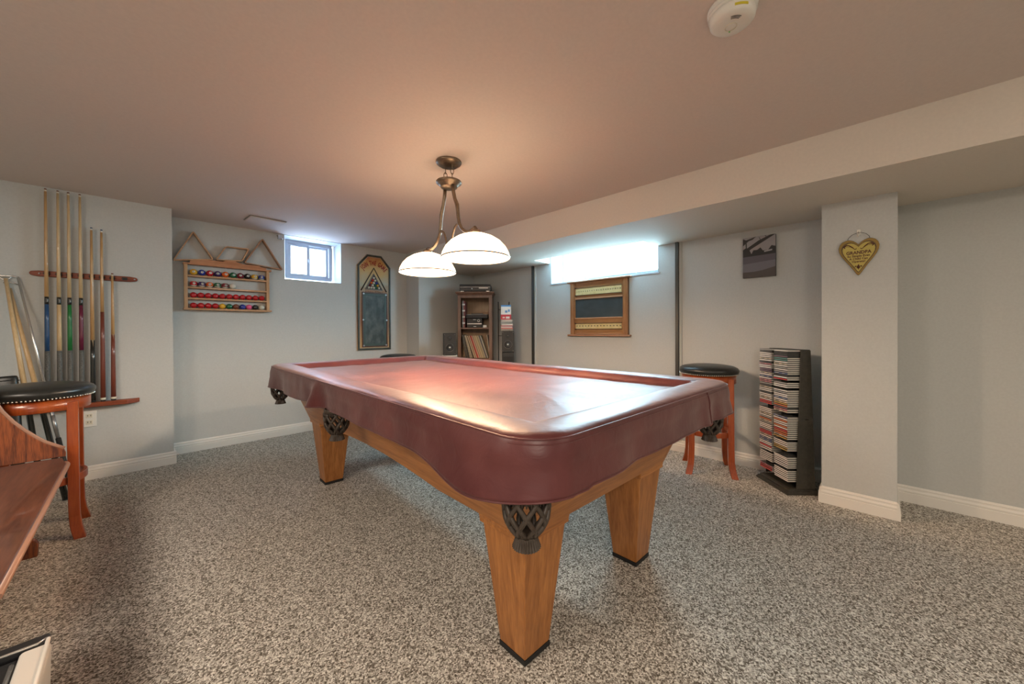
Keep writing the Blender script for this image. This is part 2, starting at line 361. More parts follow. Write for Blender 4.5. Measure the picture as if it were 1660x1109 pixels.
def pocket(lx, ly, ang):
    r = bpy.data.objects.new('pocket', None); C.objects.link(r); r.parent = pt; r.location = (lx, ly, 0); r.rotation_euler = (0, 0, ang)
    prof = [(.056, .735), (.057, .70), (.056, .675), (.052, .65), (.042, .630), (.028, .612)]
    def rad(t):
        z = .735 + (.612 - .735) * t
        for (r0, z0), (r1, z1) in zip(prof, prof[1:]):
            if z <= z0 and z >= z1: return r0 + (r1 - r0) * (z0 - z) / (z0 - z1), z
        return prof[-1]
    b = B(); n = 8
    for d in (-1, 1):
        for k in range(n):
            pts = []
            for q in range(13):
                t = .18 + .82 * q / 12; rr, z = rad(t); a = 2 * PI * k / n + d * t * 1.5
                pts.append((rr * math.cos(a), rr * math.sin(a), z))
            b.tube(pts, .0066, 6)
    b.lathe([(.056, .735), (.0585, .73), (.0585, .703), (.055, .703), (.054, .735)], seg=30)
    b.lathe([(.001, .606), (.03, .609), (.034, .617), (.028, .617), (.001, .61)], seg=24)
    b.obj('net_basket', r, M['pocket'])
    b = B()
    for k in range(34):
        a = 2 * PI * k / 34; c_, s_ = math.cos(a), math.sin(a)
        b.tube([(.0585 * c_, .0585 * s_, .716), (.061 * c_, .061 * s_, .708), (.0595 * c_, .0595 * s_, .699)], .0022, 5)
    b.obj('rim_fringe', r, M['pocket'])
    b = B(); seg = 56; rings = []
    for rr, z in ((.022, .613), (.027, .606), (.0285, .596), (.033, .583), (.0355, .577), (.034, .576), (.02, .577)):
        rings.append([Vector(((rr + (.0014 if i % 2 else -.0014) * (z < .606)) * math.cos(2 * PI * i / seg), (rr + (.0014 if i % 2 else -.0014) * (z < .606)) * math.sin(2 * PI * i / seg), z)) for i in range(seg)])
    b.loft(rings, None, False); b.obj('tassel', r, M['pocket'])
    return r
for sx in (-1, 1):
    for sy in (-1, 1): pocket(sx * .645, sy * 1.285, math.atan2(sy, sx))
    pocket(sx * .665, .015, 0 if sx > 0 else PI)

# fitted cover
def cover_mat():
    m = mat('maroon_vinyl_leather', (.10, .022, .022), .4, spec=.42); p = m.node_tree.nodes['Principled BSDF']
    p.inputs['Sheen Weight'].default_value = .2; p.inputs['Sheen Roughness'].default_value = .5; p.inputs['Sheen Tint'].default_value = (1, .85, .8, 1)
    v = coords(m); a = N(m, 'ShaderNodeTexNoise'); a.inputs['Scale'].default_value = 5; a.inputs['Detail'].default_value = 5
    L(m, v, a.inputs['Vector']); r = N(m, 'ShaderNodeValToRGB')
    r.color_ramp.elements[0].color = (.075, .014, .016, 1); r.color_ramp.elements[1].color = (.125, .032, .031, 1)
    r.color_ramp.elements[0].position = .35; r.color_ramp.elements[1].position = .7
    L(m, a.outputs['Fac'], r.inputs['Fac']); L(m, r.outputs['Color'], p.inputs['Base Color'])
    rr = N(m, 'ShaderNodeMapRange'); rr.inputs['To Min'].default_value = .33; rr.inputs['To Max'].default_value = .50
    L(m, a.outputs['Fac'], rr.inputs['Value']); L(m, rr.outputs['Result'], p.inputs['Roughness'])
    g = N(m, 'ShaderNodeTexNoise'); g.inputs['Scale'].default_value = 260; L(m, v, g.inputs['Vector'])
    wv = N(m, 'ShaderNodeTexNoise'); wv.inputs['Scale'].default_value = 14; wv.inputs['Detail'].default_value = 4; wv.inputs['Distortion'].default_value = 1.2; L(m, v, wv.inputs['Vector'])
    b1 = N(m, 'ShaderNodeBump'); b1.inputs['Strength'].default_value = .06; b1.inputs['Distance'].default_value = .001
    b2 = N(m, 'ShaderNodeBump'); b2.inputs['Strength'].default_value = .42; b2.inputs['Distance'].default_value = .004
    L(m, g.outputs['Fac'], b1.inputs['Height']); L(m, wv.outputs['Fac'], b2.inputs['Height']); L(m, b1.outputs['Normal'], b2.inputs['Normal'])
    L(m, b2.outputs['Normal'], p.inputs['Normal']); return m
M['cover'] = cover_mat()
HW, HL, CR = .706, 1.380, .135
def outline(a, nl=110, nw=56, nc=12):
    hw, hl, r = max(HW - a, 0), HL - a, max(CR - a, .0)
    r = min(r, hw); P = []
    def line(p, q, n, nrm): 
        for i in range(n): P.append((Vector(p).lerp(Vector(q), i / n), Vector(nrm)))
    def arc(c, a0):
        for i in range(nc):
            t = a0 + (PI / 2) * i / nc; d = Vector((math.cos(t), math.sin(t))); P.append((Vector(c) + d * r, d))
    line((hw, -hl + r), (hw, hl - r), nl, (1, 0)); arc((hw - r, hl - r), 0)
    line((hw - r, hl), (-hw + r, hl), nw, (0, 1)); arc((-hw + r, hl - r), PI / 2)
    line((-hw, hl - r), (-hw, -hl + r), nl, (-1, 0)); arc((-hw + r, -hl + r), PI)
    line((-hw + r, -hl), (hw - r, -hl), nw, (0, -1)); arc((hw - r, -hl + r), 1.5 * PI)
    return P
def G(x, c, s): return math.exp(-((x - c) / s) ** 2)
def nz(x, y, z=0): return noise.noise(Vector((x, y, z)))
def in_z(x, y):
    z = .835 + .006 * nz(x * 3, y * 2) + .0035 * nz(x * 9, y * 5, 3) + .0016 * nz(x * 26, y * 14, 7)
    return z
def drop(x, y):
    d = .128 + .003 * nz(x * 4, y * 4, 5)
    if x < -.55: d += .031 * G(y, -1.16, .17) + .010 * G(y, .22, .08)
    if x < 0: d += .020 / (1 + math.exp(-(y - .45) / .06))
    return d
cov = thing('table_cover', 'fitted maroon vinyl cover draped over the pool table', 'table cover', TL, TR)
b = B(); rings = []
for a in (HW, .64, .56, .48, .40, .33, .27, .22, .185, .165):
    rings.append([Vector((p.x, p.y, in_z(p.x, p.y))) for p, n in outline(a)])
for a, z in ((.155, .846), (.142, .862), (.13, .870), (.11, .8735), (.08, .8745), (.05, .874), (.026, .873), (.012, .870), (.004, .865)):
    ring = []
    for p, n in outline(a):
        k = (z - .84) / .034
        wz = .0025 * nz(p.x * 5, p.y * 5, 11) + .0012 * nz(p.x * 22, p.y * 22, 2)
        sag = -.004 * G(p.y, .0, .25) if abs(p.x) > .5 else 0
        ring.append(Vector((p.x, p.y, z + (wz + sag) * k)))
    rings.append(ring)
NS = 16
seamring = []
for j in range(NS + 1):
    t = j / NS; ring = []
    for p, n in outline(0):
        x, y = p; d = drop(x, y); s = math.atan2(y, x)
        out = .004 * math.sin(PI * min(1, t * 2)) + .010 * t
        q = x * 5 + y * 5
        out += t * (.010 * nz(x * 3.2, y * 3.2, 1) + .006 * nz(x * 9, y * 9, 4)) + .003 * math.sin(PI * t) * nz(x * 12, y * 12, t * 2)
        if x < -.6:
            out += t ** .8 * (.036 * G(y, .17 + .05 * t, .035 + .03 * t) - .016 * G(y, .06, .06) - .012 * G(y, .30, .07))
            out += t * .028 * G(y, -1.12, .2)
            out += t * (-.02) * G(y, 1.0, .12)
        if y < -1.3: out += t * (.010 * G(x, .30, .035) - .008 * G(x, .40, .04) + .012 * G(x, -.4, .1))
        cr = min(abs(abs(x) - HW + CR * .3), 1) 
        c1 = min(1, max(0, (abs(x) - HW + .42) / .42)); c2 = min(1, max(0, (abs(y) - HL + .42) / .42)); c_ = c1 * c2; out += .016 * t * c_ * c_ * (3 - 2 * c_)
        z = .861 - d * t
        ring.append(Vector((x + n.x * out, y + n.y * out, z)))
    rings.append(ring)
    if j == 0: seamring = ring
hem = rings[-1]
b.loft(rings, None, True, cap=False)
inner = rings[0]; 
me_o = b.obj('cover_sheet', cov, M['cover'])
sd = me_o.modifiers.new('thick', 'SOLIDIFY'); sd.thickness = .002; sd.offset = -1
def ringtube(ring, r, dz=0, dout=0, name='piping'):
    bb = B(); pts = [Vector((p.x * (1 + dout), p.y * (1 + dout), p.z + dz)) for p in ring]
    bb.tube(pts, r, 6, closed=True); return bb.obj(name, cov, M['cover'])
ringtube(seamring, .0028, 0, .0012); ringtube(seamring, .0022, -.012, .0030); ringtube(hem, .0028, 0, 0, 'hem')
# upright seams of the skirt
idx = min(range(len(hem)), key=lambda i: (hem[i].x - .33) ** 2 + (hem[i].y + HL) ** 2)
b = B(); b.tube([rings[-1 - NS + j][idx] + Vector((0, -.002, 0)) for j in range(NS + 1)], .0028, 6); b.obj('skirt_seam', cov, M['cover'])
b = B()
st = [Vector((p.x, p.y, in_z(p.x, p.y) + .0007)) for p, n in outline(.19)]
b.tube(st, .0009, 4, closed=True); b.obj('top_stitching', cov, C_('stitch', (.05, .012, .012), .5))

# ------------------------------------------------------------------ pendant light
PC = (1.364, 1.891); PRZ = math.radians(-7.3)
pl = thing('pendant_light', 'bronze two-arm pendant with cream glass dome shades over the pool table', 'pendant light', (PC[0], PC[1], 0), PRZ)
B().lathe([(.001, H - .001), (.078, H - .001), (.079, H - .008), (.074, H - .016), (.062, H - .02), (.055, H - .028), (.001, H - .03)], seg=40).obj('canopy', pl, M['bronze'])
b = B(); b.lathe([(.001, 2.044), (.05, 2.043), (.056, 2.039), (.076, 2.037), (.079, 2.031), (.077, 2.024), (.066, 2.018), (.054, 2.004), (.050, 1.998), (.001, 1.996)], seg=40); b.obj('lower_plate', pl, M['bronze'])
for s in (-1, 1):
    ch = bpy.data.objects.new('chain', None); C.objects.link(ch); ch.parent = pl; ch.location = (0, s * .042, 0)
    for k in range(3):
        z = 2.116 - k * .0290; b = B(); pts = []
        for q in range(16):
            a = 2 * PI * q / 16; u, v = .0115 * math.cos(a), .0185 * math.sin(a)
            pts.append((u, 0, z + v) if k % 2 else (u * .5, u * .86, z + v))
        b.tube(pts, .0024, 6, closed=True); b.obj('chain_link', ch, M['bronze'])
    arm = [(.050, 2.0), (.056, 1.96), (.074, 1.91), (.100, 1.868), (.107, 1.83), (.113, 1.79), (.124, 1.752), (.150, 1.716), (.19, 1.690), (.235, 1.678), (.272, 1.682), (.300, 1.690)]
    if s > 0: arm = [(y, z - (.012 if z < 1.9 else 0)) for y, z in arm]
    b = B(); b.tube([(0, s * y, z) for y, z in arm], [.011] * 3 + [.0125] + [.0105] * 8, 10); b.obj('arm', pl, M['bronze'])
    b = B(); b.tube([(0, s * y, z) for y, z in ((.120, 1.748), (.095, 1.752), (.07, 1.738), (.047, 1.70), (.030, 1.655), (.016, 1.61), (.004, 1.575))], .0075, 8); b.obj('inner_scroll', pl, M['bronze'])
def shade_mat():
    m = mat('cream_marbled_glass', (.85, .72, .50), .3); p = m.node_tree.nodes['Principled BSDF']; v = coords(m, (1, 1, 3))
    a = N(m, 'ShaderNodeTexNoise'); a.inputs['Scale'].default_value = 9; a.inputs['Detail'].default_value = 4; a.inputs['Distortion'].default_value = 1; L(m, v, a.inputs['Vector'])
    r = N(m, 'ShaderNodeValToRGB'); r.color_ramp.elements[0].color = (1, .66, .38, 1); r.color_ramp.elements[1].color = (1, .76, .52, 1)
    r.color_ramp.elements[0].position = .4; r.color_ramp.elements[1].position = .6
    L(m, a.outputs['Fac'], r.inputs['Fac']); L(m, r.outputs['Color'], p.inputs['Emission Color']); p.inputs['Emission Strength'].default_value = 3.3
    L(m, r.outputs['Color'], p.inputs['Base Color']); return m
M['shade'] = shade_mat(); M['bulb'] = mat('lit_bulb', (1, .9, .7), .3, emit=(1, .85, .6), es=12)
B().sphere((0, 0, 1.563), .012).obj('finial', pl, M['bronze'])
for s in (-1, 1):
    dz = -.006 if s > 0 else 0
    prof = [(.190, 1.520), (.183, 1.548), (.166, 1.580), (.138, 1.610), (.10, 1.634), (.062, 1.648), (.03, 1.653)]
    sh = B().lathe(prof + [(r - .004, z - .003) for r, z in prof[::-1]], seg=56).obj('shade', pl, M['shade'], loc=(0, s * .303, dz))
    B().lathe([(.190, 1.517), (.1925, 1.519), (.1925, 1.523), (.189, 1.524)], seg=56).obj('rim_ring', sh, M['bronze'])
    B().lathe([(.001, 1.684), (.012, 1.684), (.013, 1.676), (.028, 1.672), (.032, 1.668), (.032, 1.655), (.026, 1.652), (.001, 1.651)], seg=24).obj('shade_holder', sh, M['bronze'])
    B().sphere((0, 0, 1.60), .026, sz=1.2).obj('bulb', sh, M['bulb'])
    l = bpy.data.lights.new('bulb_light', 'POINT'); l.energy = 18; l.color = (1, .74, .52); l.shadow_soft_size = .03
    lo = bpy.data.objects.new('bulb_light', l); C.objects.link(lo); lo.location = (PC[0] - math.sin(PRZ) * s * .303, PC[1] + math.cos(PRZ) * s * .303, 1.545)

# ------------------------------------------------------------------ bar stools
def make_stool(label, loc, rz):
    r = thing('bar_stool', label, 'bar stool', loc, rz, None)
    B().lathe([(.001, .764), (.196, .764), (.203, .768), (.208, .778), (.214, .792), (.214, .802), (.205, .816), (.18, .829), (.13, .838), (.07, .842), (.001, .843)], seg=56).obj('seat_cushion', r, M['vinylblk'])
    b = B()
    for k in range(92):
        a = 2 * PI * k / 92; b.sphere((.2065 * math.cos(a), .2065 * math.sin(a), .7705), .0050, u=6, v=4)
    tag(b.obj('nailhead_trim', r, M['nail']), 'row of small pale metal nailheads', None, kind='stuff')
    B().lathe([(.17, .700), (.190, .700), (.193, .703), (.193, .761), (.001, .763), (.001, .755), (.17, .755)], seg=56).obj('seat_ring', r, M['cherry'])
    for sx in (-1, 1):
        for sy in (-1, 1):
            b = B(); rings = []
            for z, d, h in ((0, .158, .0225), (.03, .150, .0225), (.07, .142, .022), (.12, .137, .021), (.2, .135, .021), (.45, .134, .021), (.70, .133, .021), (.742, .133, .021)):
                a = PI / 4 if 0 else 0
                c = Vector((sx * d, sy * d, z)); rings.append([c + Vector((i * h, j * h, 0)) for i, j in ((-1, -1), (1, -1), (1, 1), (-1, 1))])
            b.loft(rings, None, False); b.obj('leg', r, M['cherry'], .004)
    for k in range(4):
        b = B(); rings = []; a0 = k * PI / 2
        for q in range(11):
            u = -.115 + .23 * q / 10; o_ = .135 + .035 * (1 - (u / .115) ** 2); x, y = u, o_
            c = Vector((x * math.cos(a0) - y * math.sin(a0), x * math.sin(a0) + y * math.cos(a0), 0)); n = Vector((-math.sin(a0), math.cos(a0), 0))
            rings.append([c + n * .008 + Vector((0, 0, .335)), c - n * .010 + Vector((0, 0, .335)), c - n * .010 + Vector((0, 0, .295)), c + n * .008 + Vector((0, 0, .295))])
        b.loft(rings); b.obj('footrest', r, M['cherry'], .003)
    return r
st1 = make_stool('black-topped cherry bar stool beside the wooden bench', (-.378, 3.262, 0), 0)
st2 = copy_tree(st1); st2.location = (3.222, .978, 0); st2.rotation_euler = (0, 0, math.radians(24)); st2['label'] = 'black-topped cherry bar stool between the pool table and the CD tower'
st3 = copy_tree(st1); st3.location = (2.20, 4.08, 0); st3['label'] = 'bar stool mostly hidden behind the far end of the pool table'
for s in (st1, st2, st3): s['group'] = 'round black bar stools'

# ------------------------------------------------------------------ cue rack rails and cues
def rail_thing(label, x0, x1, z, deep, th):
    r = thing('cue_rack_rail', label, 'cue rack', ((x0 + x1) / 2, YA1, z)); hw = (x1 - x0) / 2
    if deep:      # ledge: boat-shaped in plan
        pl_ = [(-hw, -.004), (-hw + .015, -.03), (-hw + .07, -.058), (hw - .07, -.058), (hw - .015, -.03), (hw, -.004), (hw, 0), (-hw, 0)]
        B().prism(pl_, 'xy', -th / 2, th / 2).obj('ledge', r, M['rackwood'], .004)
    else:
        pl_ = [(-hw, -.006), (-hw + .008, -.014), (-hw + .04, -th / 2), (hw - .04, -th / 2), (hw - .008, -.014), (hw, -.006), (hw, .006), (hw - .008, .014), (hw - .04, th / 2), (-hw + .04, th / 2), (-hw + .008, .014), (-hw, .006)]
        B().prism(pl_, 'xz', -.020, 0).obj('rail_board', r, M['rackwood'], .004)
        for x in CUEX:
            b = B(); X = x - (x0 + x1) / 2
            b.tube([(X - .012, -.020, 0), (X - .014, -.040, 0), (X - .012, -.056, 0)], .003, 6); b.tube([(X + .012, -.020, 0), (X + .014, -.040, 0), (X + .012, -.056, 0)], .003, 6)
            b.box(X - .014, X + .014, -.022, -.019, -.012, .012); b.obj('cue_clip', r, M['blackmat'])
        for x in (-hw + .045, hw - .018): B().lathe([(.001, 0), (.006, 0), (.005, .003), (.001, .004)], (0, 0, 0), 12, R=Matrix.Rotation(PI / 2, 3, 'X')).obj('screw_cap', r, M['steel'], loc=(x, -.020, 0))
    return r
CUEX = [-.444, -.388, -.339, -.284, -.229, -.178, -.124, -.058]
rail_thing('slim red-brown clip rail holding the upper shafts of the wall cues', -.523, .014, 1.538, False, .040)
rail_thing('red-brown wooden ledge under the butts of the wall cues', -.56, .018, .571, True, .034)
C_('cue_blue', (.012, .06, .16), .25, coat=.6); C_('cue_green', (.01, .16, .035), .25, coat=.6); C_('cue_purple', (.12, .008, .035), .25, coat=.6)
C_('cue_black', (.012, .014, .012), .25, coat=.6); C_('cue_brown', (.16, .035, .018), .3, coat=.5)
M['wrap'] = grain('speckled_linen_wrap', (.02, .02, .02), (.22, .22, .20), .7, (1, 1, 1), 420, 2, .2, .001, .42, .62)
def cue(label, x, ztop, zbot, parts, tipc='ivory'):
    L_ = ztop - zbot; r = thing('pool_cue', label, 'pool cue', (x, YA1 - .045, zbot), 0, 'cues in the wall rack')
    def rd(z): return .0150 + (.0066 - .0150) * (z / L_) if L_ > 1.2 else .0150 + (.0068 - .0150) * (z / L_)
    for nm, z0, z1, m in parts:
        z0 -= zbot; z1 -= zbot; n = 3
        B().lathe([(.0005, z0)] + [(rd(z0 + (z1 - z0) * i / n), z0 + (z1 - z0) * i / n) for i in range(n + 1)] + [(.0005, z1)], seg=16).obj(nm, r, M[m])
    if len(parts) and parts[-1][0] == 'spliced_shaft':   # points running down into the dark butt
        z1 = parts[-1][1] - zbot
        for k in range(4):
            a = k * PI / 2 + .3; b = B()
            rr = rd(z1) + .0002; q = .55
            v = [b.bm.verts.new((rr * math.cos(a + o), rr * math.sin(a + o), z)) for o, z in ((-q, z1), (0, z1), (q, z1), (0, z1 - .12))]
            b.face([v[3], v[1], v[0]]); b.face([v[3], v[2], v[1]]); b.obj('point_inlay', r, M['maple'])
    B().lathe([(.0005, L_), (rd(L_), L_), (rd(L_), L_ + .012), (.0005, L_ + .012)], seg=16).obj('ferrule', r, M[tipc])
    B().lathe([(.0005, L_ + .012), (rd(L_), L_ + .012), (rd(L_) * .9, L_ + .020), (.0005, L_ + .021)], seg=16).obj('tip', r, M['cue_brown'] if tipc == 'ivory' else M['cue_blue'])
    B().lathe([(.0005, -.010), (.012, -.010), (.0145, -.006), (.0150, 0), (.0005, 0)], seg=16).obj('bumper', r, M['blackrub'])
    return r
zb_, zt_ = .600, 2.12
for x, nm, fore, end, desc, top in ((CUEX[0], 'blue', 'cue_blue', 'cue_blue', 'blue forearm and speckled wrap, leftmost of the tall wall cues', 'mapledark'),
                               (CUEX[1], 'maple', 'maple', 'maple', 'pale natural maple forearm and speckled wrap, second tall wall cue', 'maple'),
                               (CUEX[2], 'green', 'cue_green', 'cue_green', 'bright green forearm and speckled wrap in the wall rack', 'maple'),
                               (CUEX[3], 'purple', 'cue_purple', 'cue_purple', 'wine-red forearm and speckled wrap in the wall rack', 'maple')):
    cue('two-piece pool cue with ' + desc, x, zt_, zb_, [('butt_sleeve', zb_, .652 if nm == 'purple' else .655, end), ('linen_wrap', .655, .985, 'wrap'), ('forearm', .985, 1.318, fore), ('joint_collar', 1.318, 1.372, 'cue_black'), ('shaft', 1.372, zt_, top)])
cue('one-piece cue with black butt and pale pointed splice in the wall rack', CUEX[4], 1.885, .602, [('butt', .602, 1.06, 'cue_black'), ('spliced_shaft', 1.06, 1.885, 'mapledark')], 'white')
cue('one-piece cue with plain red-brown butt and white-ringed tip in the wall rack', CUEX[5], 1.878, .602, [('butt_ring', .602, .618, 'ivory'), ('butt', .618, 1.272, 'cue_brown'), ('shaft', 1.272, 1.878, 'mapledark')], 'white')
cue('shortest cue with red-brown butt at the right end of the wall rack', CUEX[6], 1.552, .602, [('butt_ring', .602, .618, 'ivory'), ('butt', .618, 1.10, 'cue_brown'), ('spliced_shaft', 1.10, 1.552, 'mapledark')], 'ivory')

# cues, bridge stick and bag leaning in the corner behind the stool
def lean(name, label, cat, top, bot, segs, extra=None):
    top, bot = Vector(top), Vector(bot); d = (top - bot); Ln = d.length
    r = thing(name, label, cat, bot); R = d.to_track_quat('Z', 'X').to_matrix()
    for nm, a, c, r0, r1, m in segs:
        B().lathe([(.0005, a * Ln), (r0, a * Ln), (r1, c * Ln), (.0005, c * Ln)], seg=16, R=R).obj(nm, r, M[m])
    if extra: extra(r, R, Ln)
    return r
lean('pool_cue', 'pale cue leaning by the wall, left one of the leaning pair', 'pool cue', (-.618, 4.225, 1.485), (-.43, 3.90, .003), [('butt', 0, .42, .016, .0145, 'cue_black'), ('shaft', .42, 1, .0145, .0095, 'maple')])
lean('pool_cue', 'pale cue leaning by the wall, right one of the leaning pair', 'pool cue', (-.604, 4.238, 1.42), (-.335, 3.86, .003), [('butt', 0, .42, .016, .0145, 'cue_black'), ('shaft', .42, 1, .0145, .009, 'maple')])
def bridge_head(r, R, Ln):
    tip = R @ Vector((0, 0, Ln)); b = B()
    b.tube([tip + Vector((.004, 0, 0)), tip + Vector((-.03, 0, .006)), tip + Vector((-.075, 0, .004)), tip + Vector((-.15, 0, .008))], .005, 6)
    b.tube([tip + Vector((0, 0, -.05)), tip + Vector((-.04, -.004, -.035)), tip + Vector((-.075, -.004, -.01)), tip + Vector((-.10, 0, .01))], .004, 6)
    b.tube([tip + Vector((-.02, .004, .012)), tip + Vector((-.045, .004, -.02)), tip + Vector((-.06, .004, -.045))], .004, 6)
    b.obj('bridge_head', r, M['silver'])
    b = B(); b.tube([R @ Vector((0, 0, .3 * Ln)), R @ Vector((0, 0, .37 * Ln))], .0105, 12); b.obj('clamp', r, M['steel'])
lean('mechanical_bridge', 'slim aluminium bridge stick with black grip leaning beside the cues', 'bridge stick', (-.570, 4.240, 1.50), (-.298, 3.81, .004), [('foot', 0, .03, .014, .012, 'blackrub'), ('grip', .03, .27, .013, .013, 'blackmat'), ('lower_tube', .27, .45, .0095, .0095, 'steel'), ('upper_tube', .45, 1, .0075, .0065, 'silver')], bridge_head)
cb = thing('cue_case', 'black leather cue case leaning at the left edge behind the stool', 'case', (-.545, 3.875, 0))
b = B(); R = Matrix.Rotation(-.07, 3, 'Y') @ Matrix.Rotation(-.21, 3, 'X')
rg = []
for z in (0.02, .03, .75, .79, .835, .85): 
    k = .8 if z in (.02,) else 1; k = .92 if z == .85 else k
    rg.append([R @ Vector((.055 * k * math.copysign(abs(math.cos(a)) ** .6, math.cos(a)), .028 * k * math.copysign(abs(math.sin(a)) ** .6, math.sin(a)), z)) for a in [2 * PI * q / 20 for q in range(20)]])
b.loft(rg, None, True); b.obj('case_body', cb, M['vinylblk'])
b = B()
for z in (.75, .785, .82): b.tube([R @ Vector((.057 * math.cos(2 * PI * q / 20), .031 * math.sin(2 * PI * q / 20), z)) for q in range(20)], .003, 5, closed=True)
b.obj('stitched_band', cb, M['blackmat'])

# ------------------------------------------------------------------ ball rack on the back wall
br = thing('ball_rack', 'pale pine wall rack with four shelves of pool and snooker balls', 'ball rack', (.653, YA2, 1.325))
b = B(); D = .06
for x in (-.328, .313): B().box(x - .013 + .0, x + .013, -D, 0, 0, .415).obj('side_panel', br, M['ballrack_z'], .002)
for z, nm in ((.112, 0), (.214, 0), (.322, 0)): B().box(-.315, .30, -D, 0, z - .020, z - .004).obj('shelf', br, M['ballrack'], .002)
B().box(-.347, .345, -D - .008, 0, -.006, .012).obj('bottom_board', br, M['ballrack'], .004)
B().box(-.347, .345, -D - .006, 0, .412, .428).obj('top_board', br, M['rackred'], .004)
crest = [(-.30, .428), (-.30, .446), (-.275, .452), (-.262, .466), (-.10, .470), (-.06, .468), (-.025, .485), (.03, .488), (.06, .474), (.10, .462), (.235, .462), (.262, .450), (.30, .446), (.30, .428)]
B().prism(crest, 'xz', -D + .002, -D + .016).obj('crest_board', br, M['rackred'], .002)
ZS = [1.325 + .318, 1.325 + .210, 1.325 + .108, 1.325 + .012]
BC = {'yellow': (.75, .42, .03), 'blue': (.015, .04, .30), 'red': (.50, .012, .018), 'purple': (.05, .02, .12), 'orange': (.75, .13, .015), 'green': (.01, .14, .06), 'maroon': (.20, .012, .025), 'black': (.012, .012, .012), 'white': (.70, .68, .58), 'brown': (.20, .06, .03), 'pink': (.75, .10, .25), 'ivory': (.68, .66, .54)}
for k, v in BC.items(): C_('ball_' + k, v, .12, coat=.8)
C_('ball_disc', (.8, .78, .70), .2)
def ball(label, x, zsh, r, col, num=None, stripe=False, group=None, tilt=0):
    t = B()
    if stripe:
        seg, v = 20, 12; pr = [(r * math.sin(PI * k / v), -r * math.cos(PI * k / v)) for k in range(v + 1)]
        for k0, k1, m in ((0, 4, 'ball_white'), (4, 9, 'ball_' + col), (9, 12, 'ball_white')): 
            rings = [[Vector((max(pr[k][0], 1e-5) * math.cos(2 * PI * i / seg), max(pr[k][0], 1e-5) * math.sin(2 * PI * i / seg), pr[k][1])) for i in range(seg)] for k in range(k0, k1 + 1)]
            t.loft(rings, M[m], True, cap=False)
    else: t.sphere((0, 0, 0), r, M['ball_' + col], 20, 12)
    o = t.obj('billiard_ball' if num or col == 'white' and r > .027 else 'snooker_ball', loc=(x, YA2 - .033, zsh + r)); tag(o, label, 'ball', group)
    if num:
        n_ = Vector((.06 + tilt, -.97, .10)).normalized(); R = (-n_).to_track_quat('Y', 'Z').to_matrix()
        h = math.sqrt(r * r - (.0115) ** 2)
        dsc = B().lathe([(.0005, r + .0004), (.006, math.sqrt(r * r - .006 ** 2) + .0004), (.0115, h + .0003)], seg=18, R=R @ Matrix.Rotation(PI / 2, 3, 'X')).obj('number_disc', o, M['ball_disc'])
        me = txt(str(num), .015, .0002); me.materials.clear(); me.materials.append(M['ink'])
        me.transform(Matrix.Translation(n_ * (r + .0008)) @ R.to_4x4() @ Matrix.Rotation(PI / 2, 4, 'X'))
        q = bpy.data.objects.new('number', me); C.objects.link(q); q.parent = dsc
names = ['yellow', 'blue', 'red', 'purple', 'orange', 'green', 'maroon', 'black', 'yellow', 'blue', 'red', 'purple', 'orange', 'green', 'maroon']
for i in range(15):
    row = 0 if i < 10 else 1; x = .381 + (i if i < 10 else i - 10) * (.0592 if row == 0 else .0584)
    st = i > 8 or i == 8; c = names[i]
    lab = f"{'striped' if i > 7 and i != 7 else 'solid'} {c} pool ball number {i + 1} on the rack's {'top' if row == 0 else 'second'} shelf"
    ball(lab, x, ZS[row], .0285, c, i + 1, i >= 8, 'pool balls on the rack', (i % 3 - 1) * .12)
ball("plain white cue ball on the rack's second shelf", .675, ZS[1], .0285, 'white', group='pool balls on the rack')
for i in range(11): ball(f"red snooker ball on the rack's third shelf, {nth(i + 1)} from the left", .379 + i * .0535, ZS[2], .0262, 'red', group='red snooker balls on the third shelf')
for i, c in enumerate(['red'] * 4 + ['yellow', 'green', 'brown', 'blue', 'pink', 'black', 'ivory']):
    ball(f"red snooker ball on the rack's bottom shelf, {nth(i + 1)} from the left" if c == 'red' else f"{c if c != 'ivory' else 'off-white'} snooker ball on the rack's bottom shelf", .379 + i * .0534, ZS[3], .0262, c, group='snooker balls on the bottom shelf')
def loop_frame(name, label, pts, m, y0=-.060, y1=-.006, th=.010):
    # rounded closed band standing on the rack
    P = [Vector(p) for p in pts]; n = len(P); out = []
    for i in range(n):
        a, p, c = P[i - 1], P[i], P[(i + 1) % n]; u = (a - p).normalized(); v = (c - p).normalized(); rr = .022
        for t in (0, .33, .67, 1): out.append(p + u * rr * (1 - t) ** 2 + v * rr * t ** 2 + (u + v) * 0)
    cen = sum(P, Vector((0, 0))) / n; k = len(out); b = B(); rings = []
    for i in range(k):
        d = (out[(i + 1) % k] - out[i - 1]).normalized(); nn = Vector((d.y, -d.x))
        if nn.dot(out[i] - cen) < 0: nn = -nn
        o_, i_ = out[i], out[i] - nn * th
        rings.append([Vector((o_.x, y0, o_.y)), Vector((o_.x, y1, o_.y)), Vector((i_.x, y1, i_.y)), Vector((i_.x, y0, i_.y))])
    rings.append(rings[0]); b.loft(rings, None, False, cap=False); o = b.obj(name, m=m, loc=(0, YA2, 0)); return tag(o, label, 'ball triangle')
loop_frame('triangle_rack', 'wooden ball triangle hanging over the left end of the ball rack', [(.236, 1.757), (.380, 2.052), (.530, 1.800)], M['ballrack'])
loop_frame('diamond_rack', 'small wooden diamond ball frame between the two triangles', [(.540, 1.800), (.618, 1.946), (.812, 1.950), (.752, 1.812)], M['ballrack'])
loop_frame('triangle_rack', 'darker wooden ball triangle leaning over the right end of the ball rack', [(.762, 1.80), (.922, 2.076), (1.108, 1.765)], M['rackdark'])

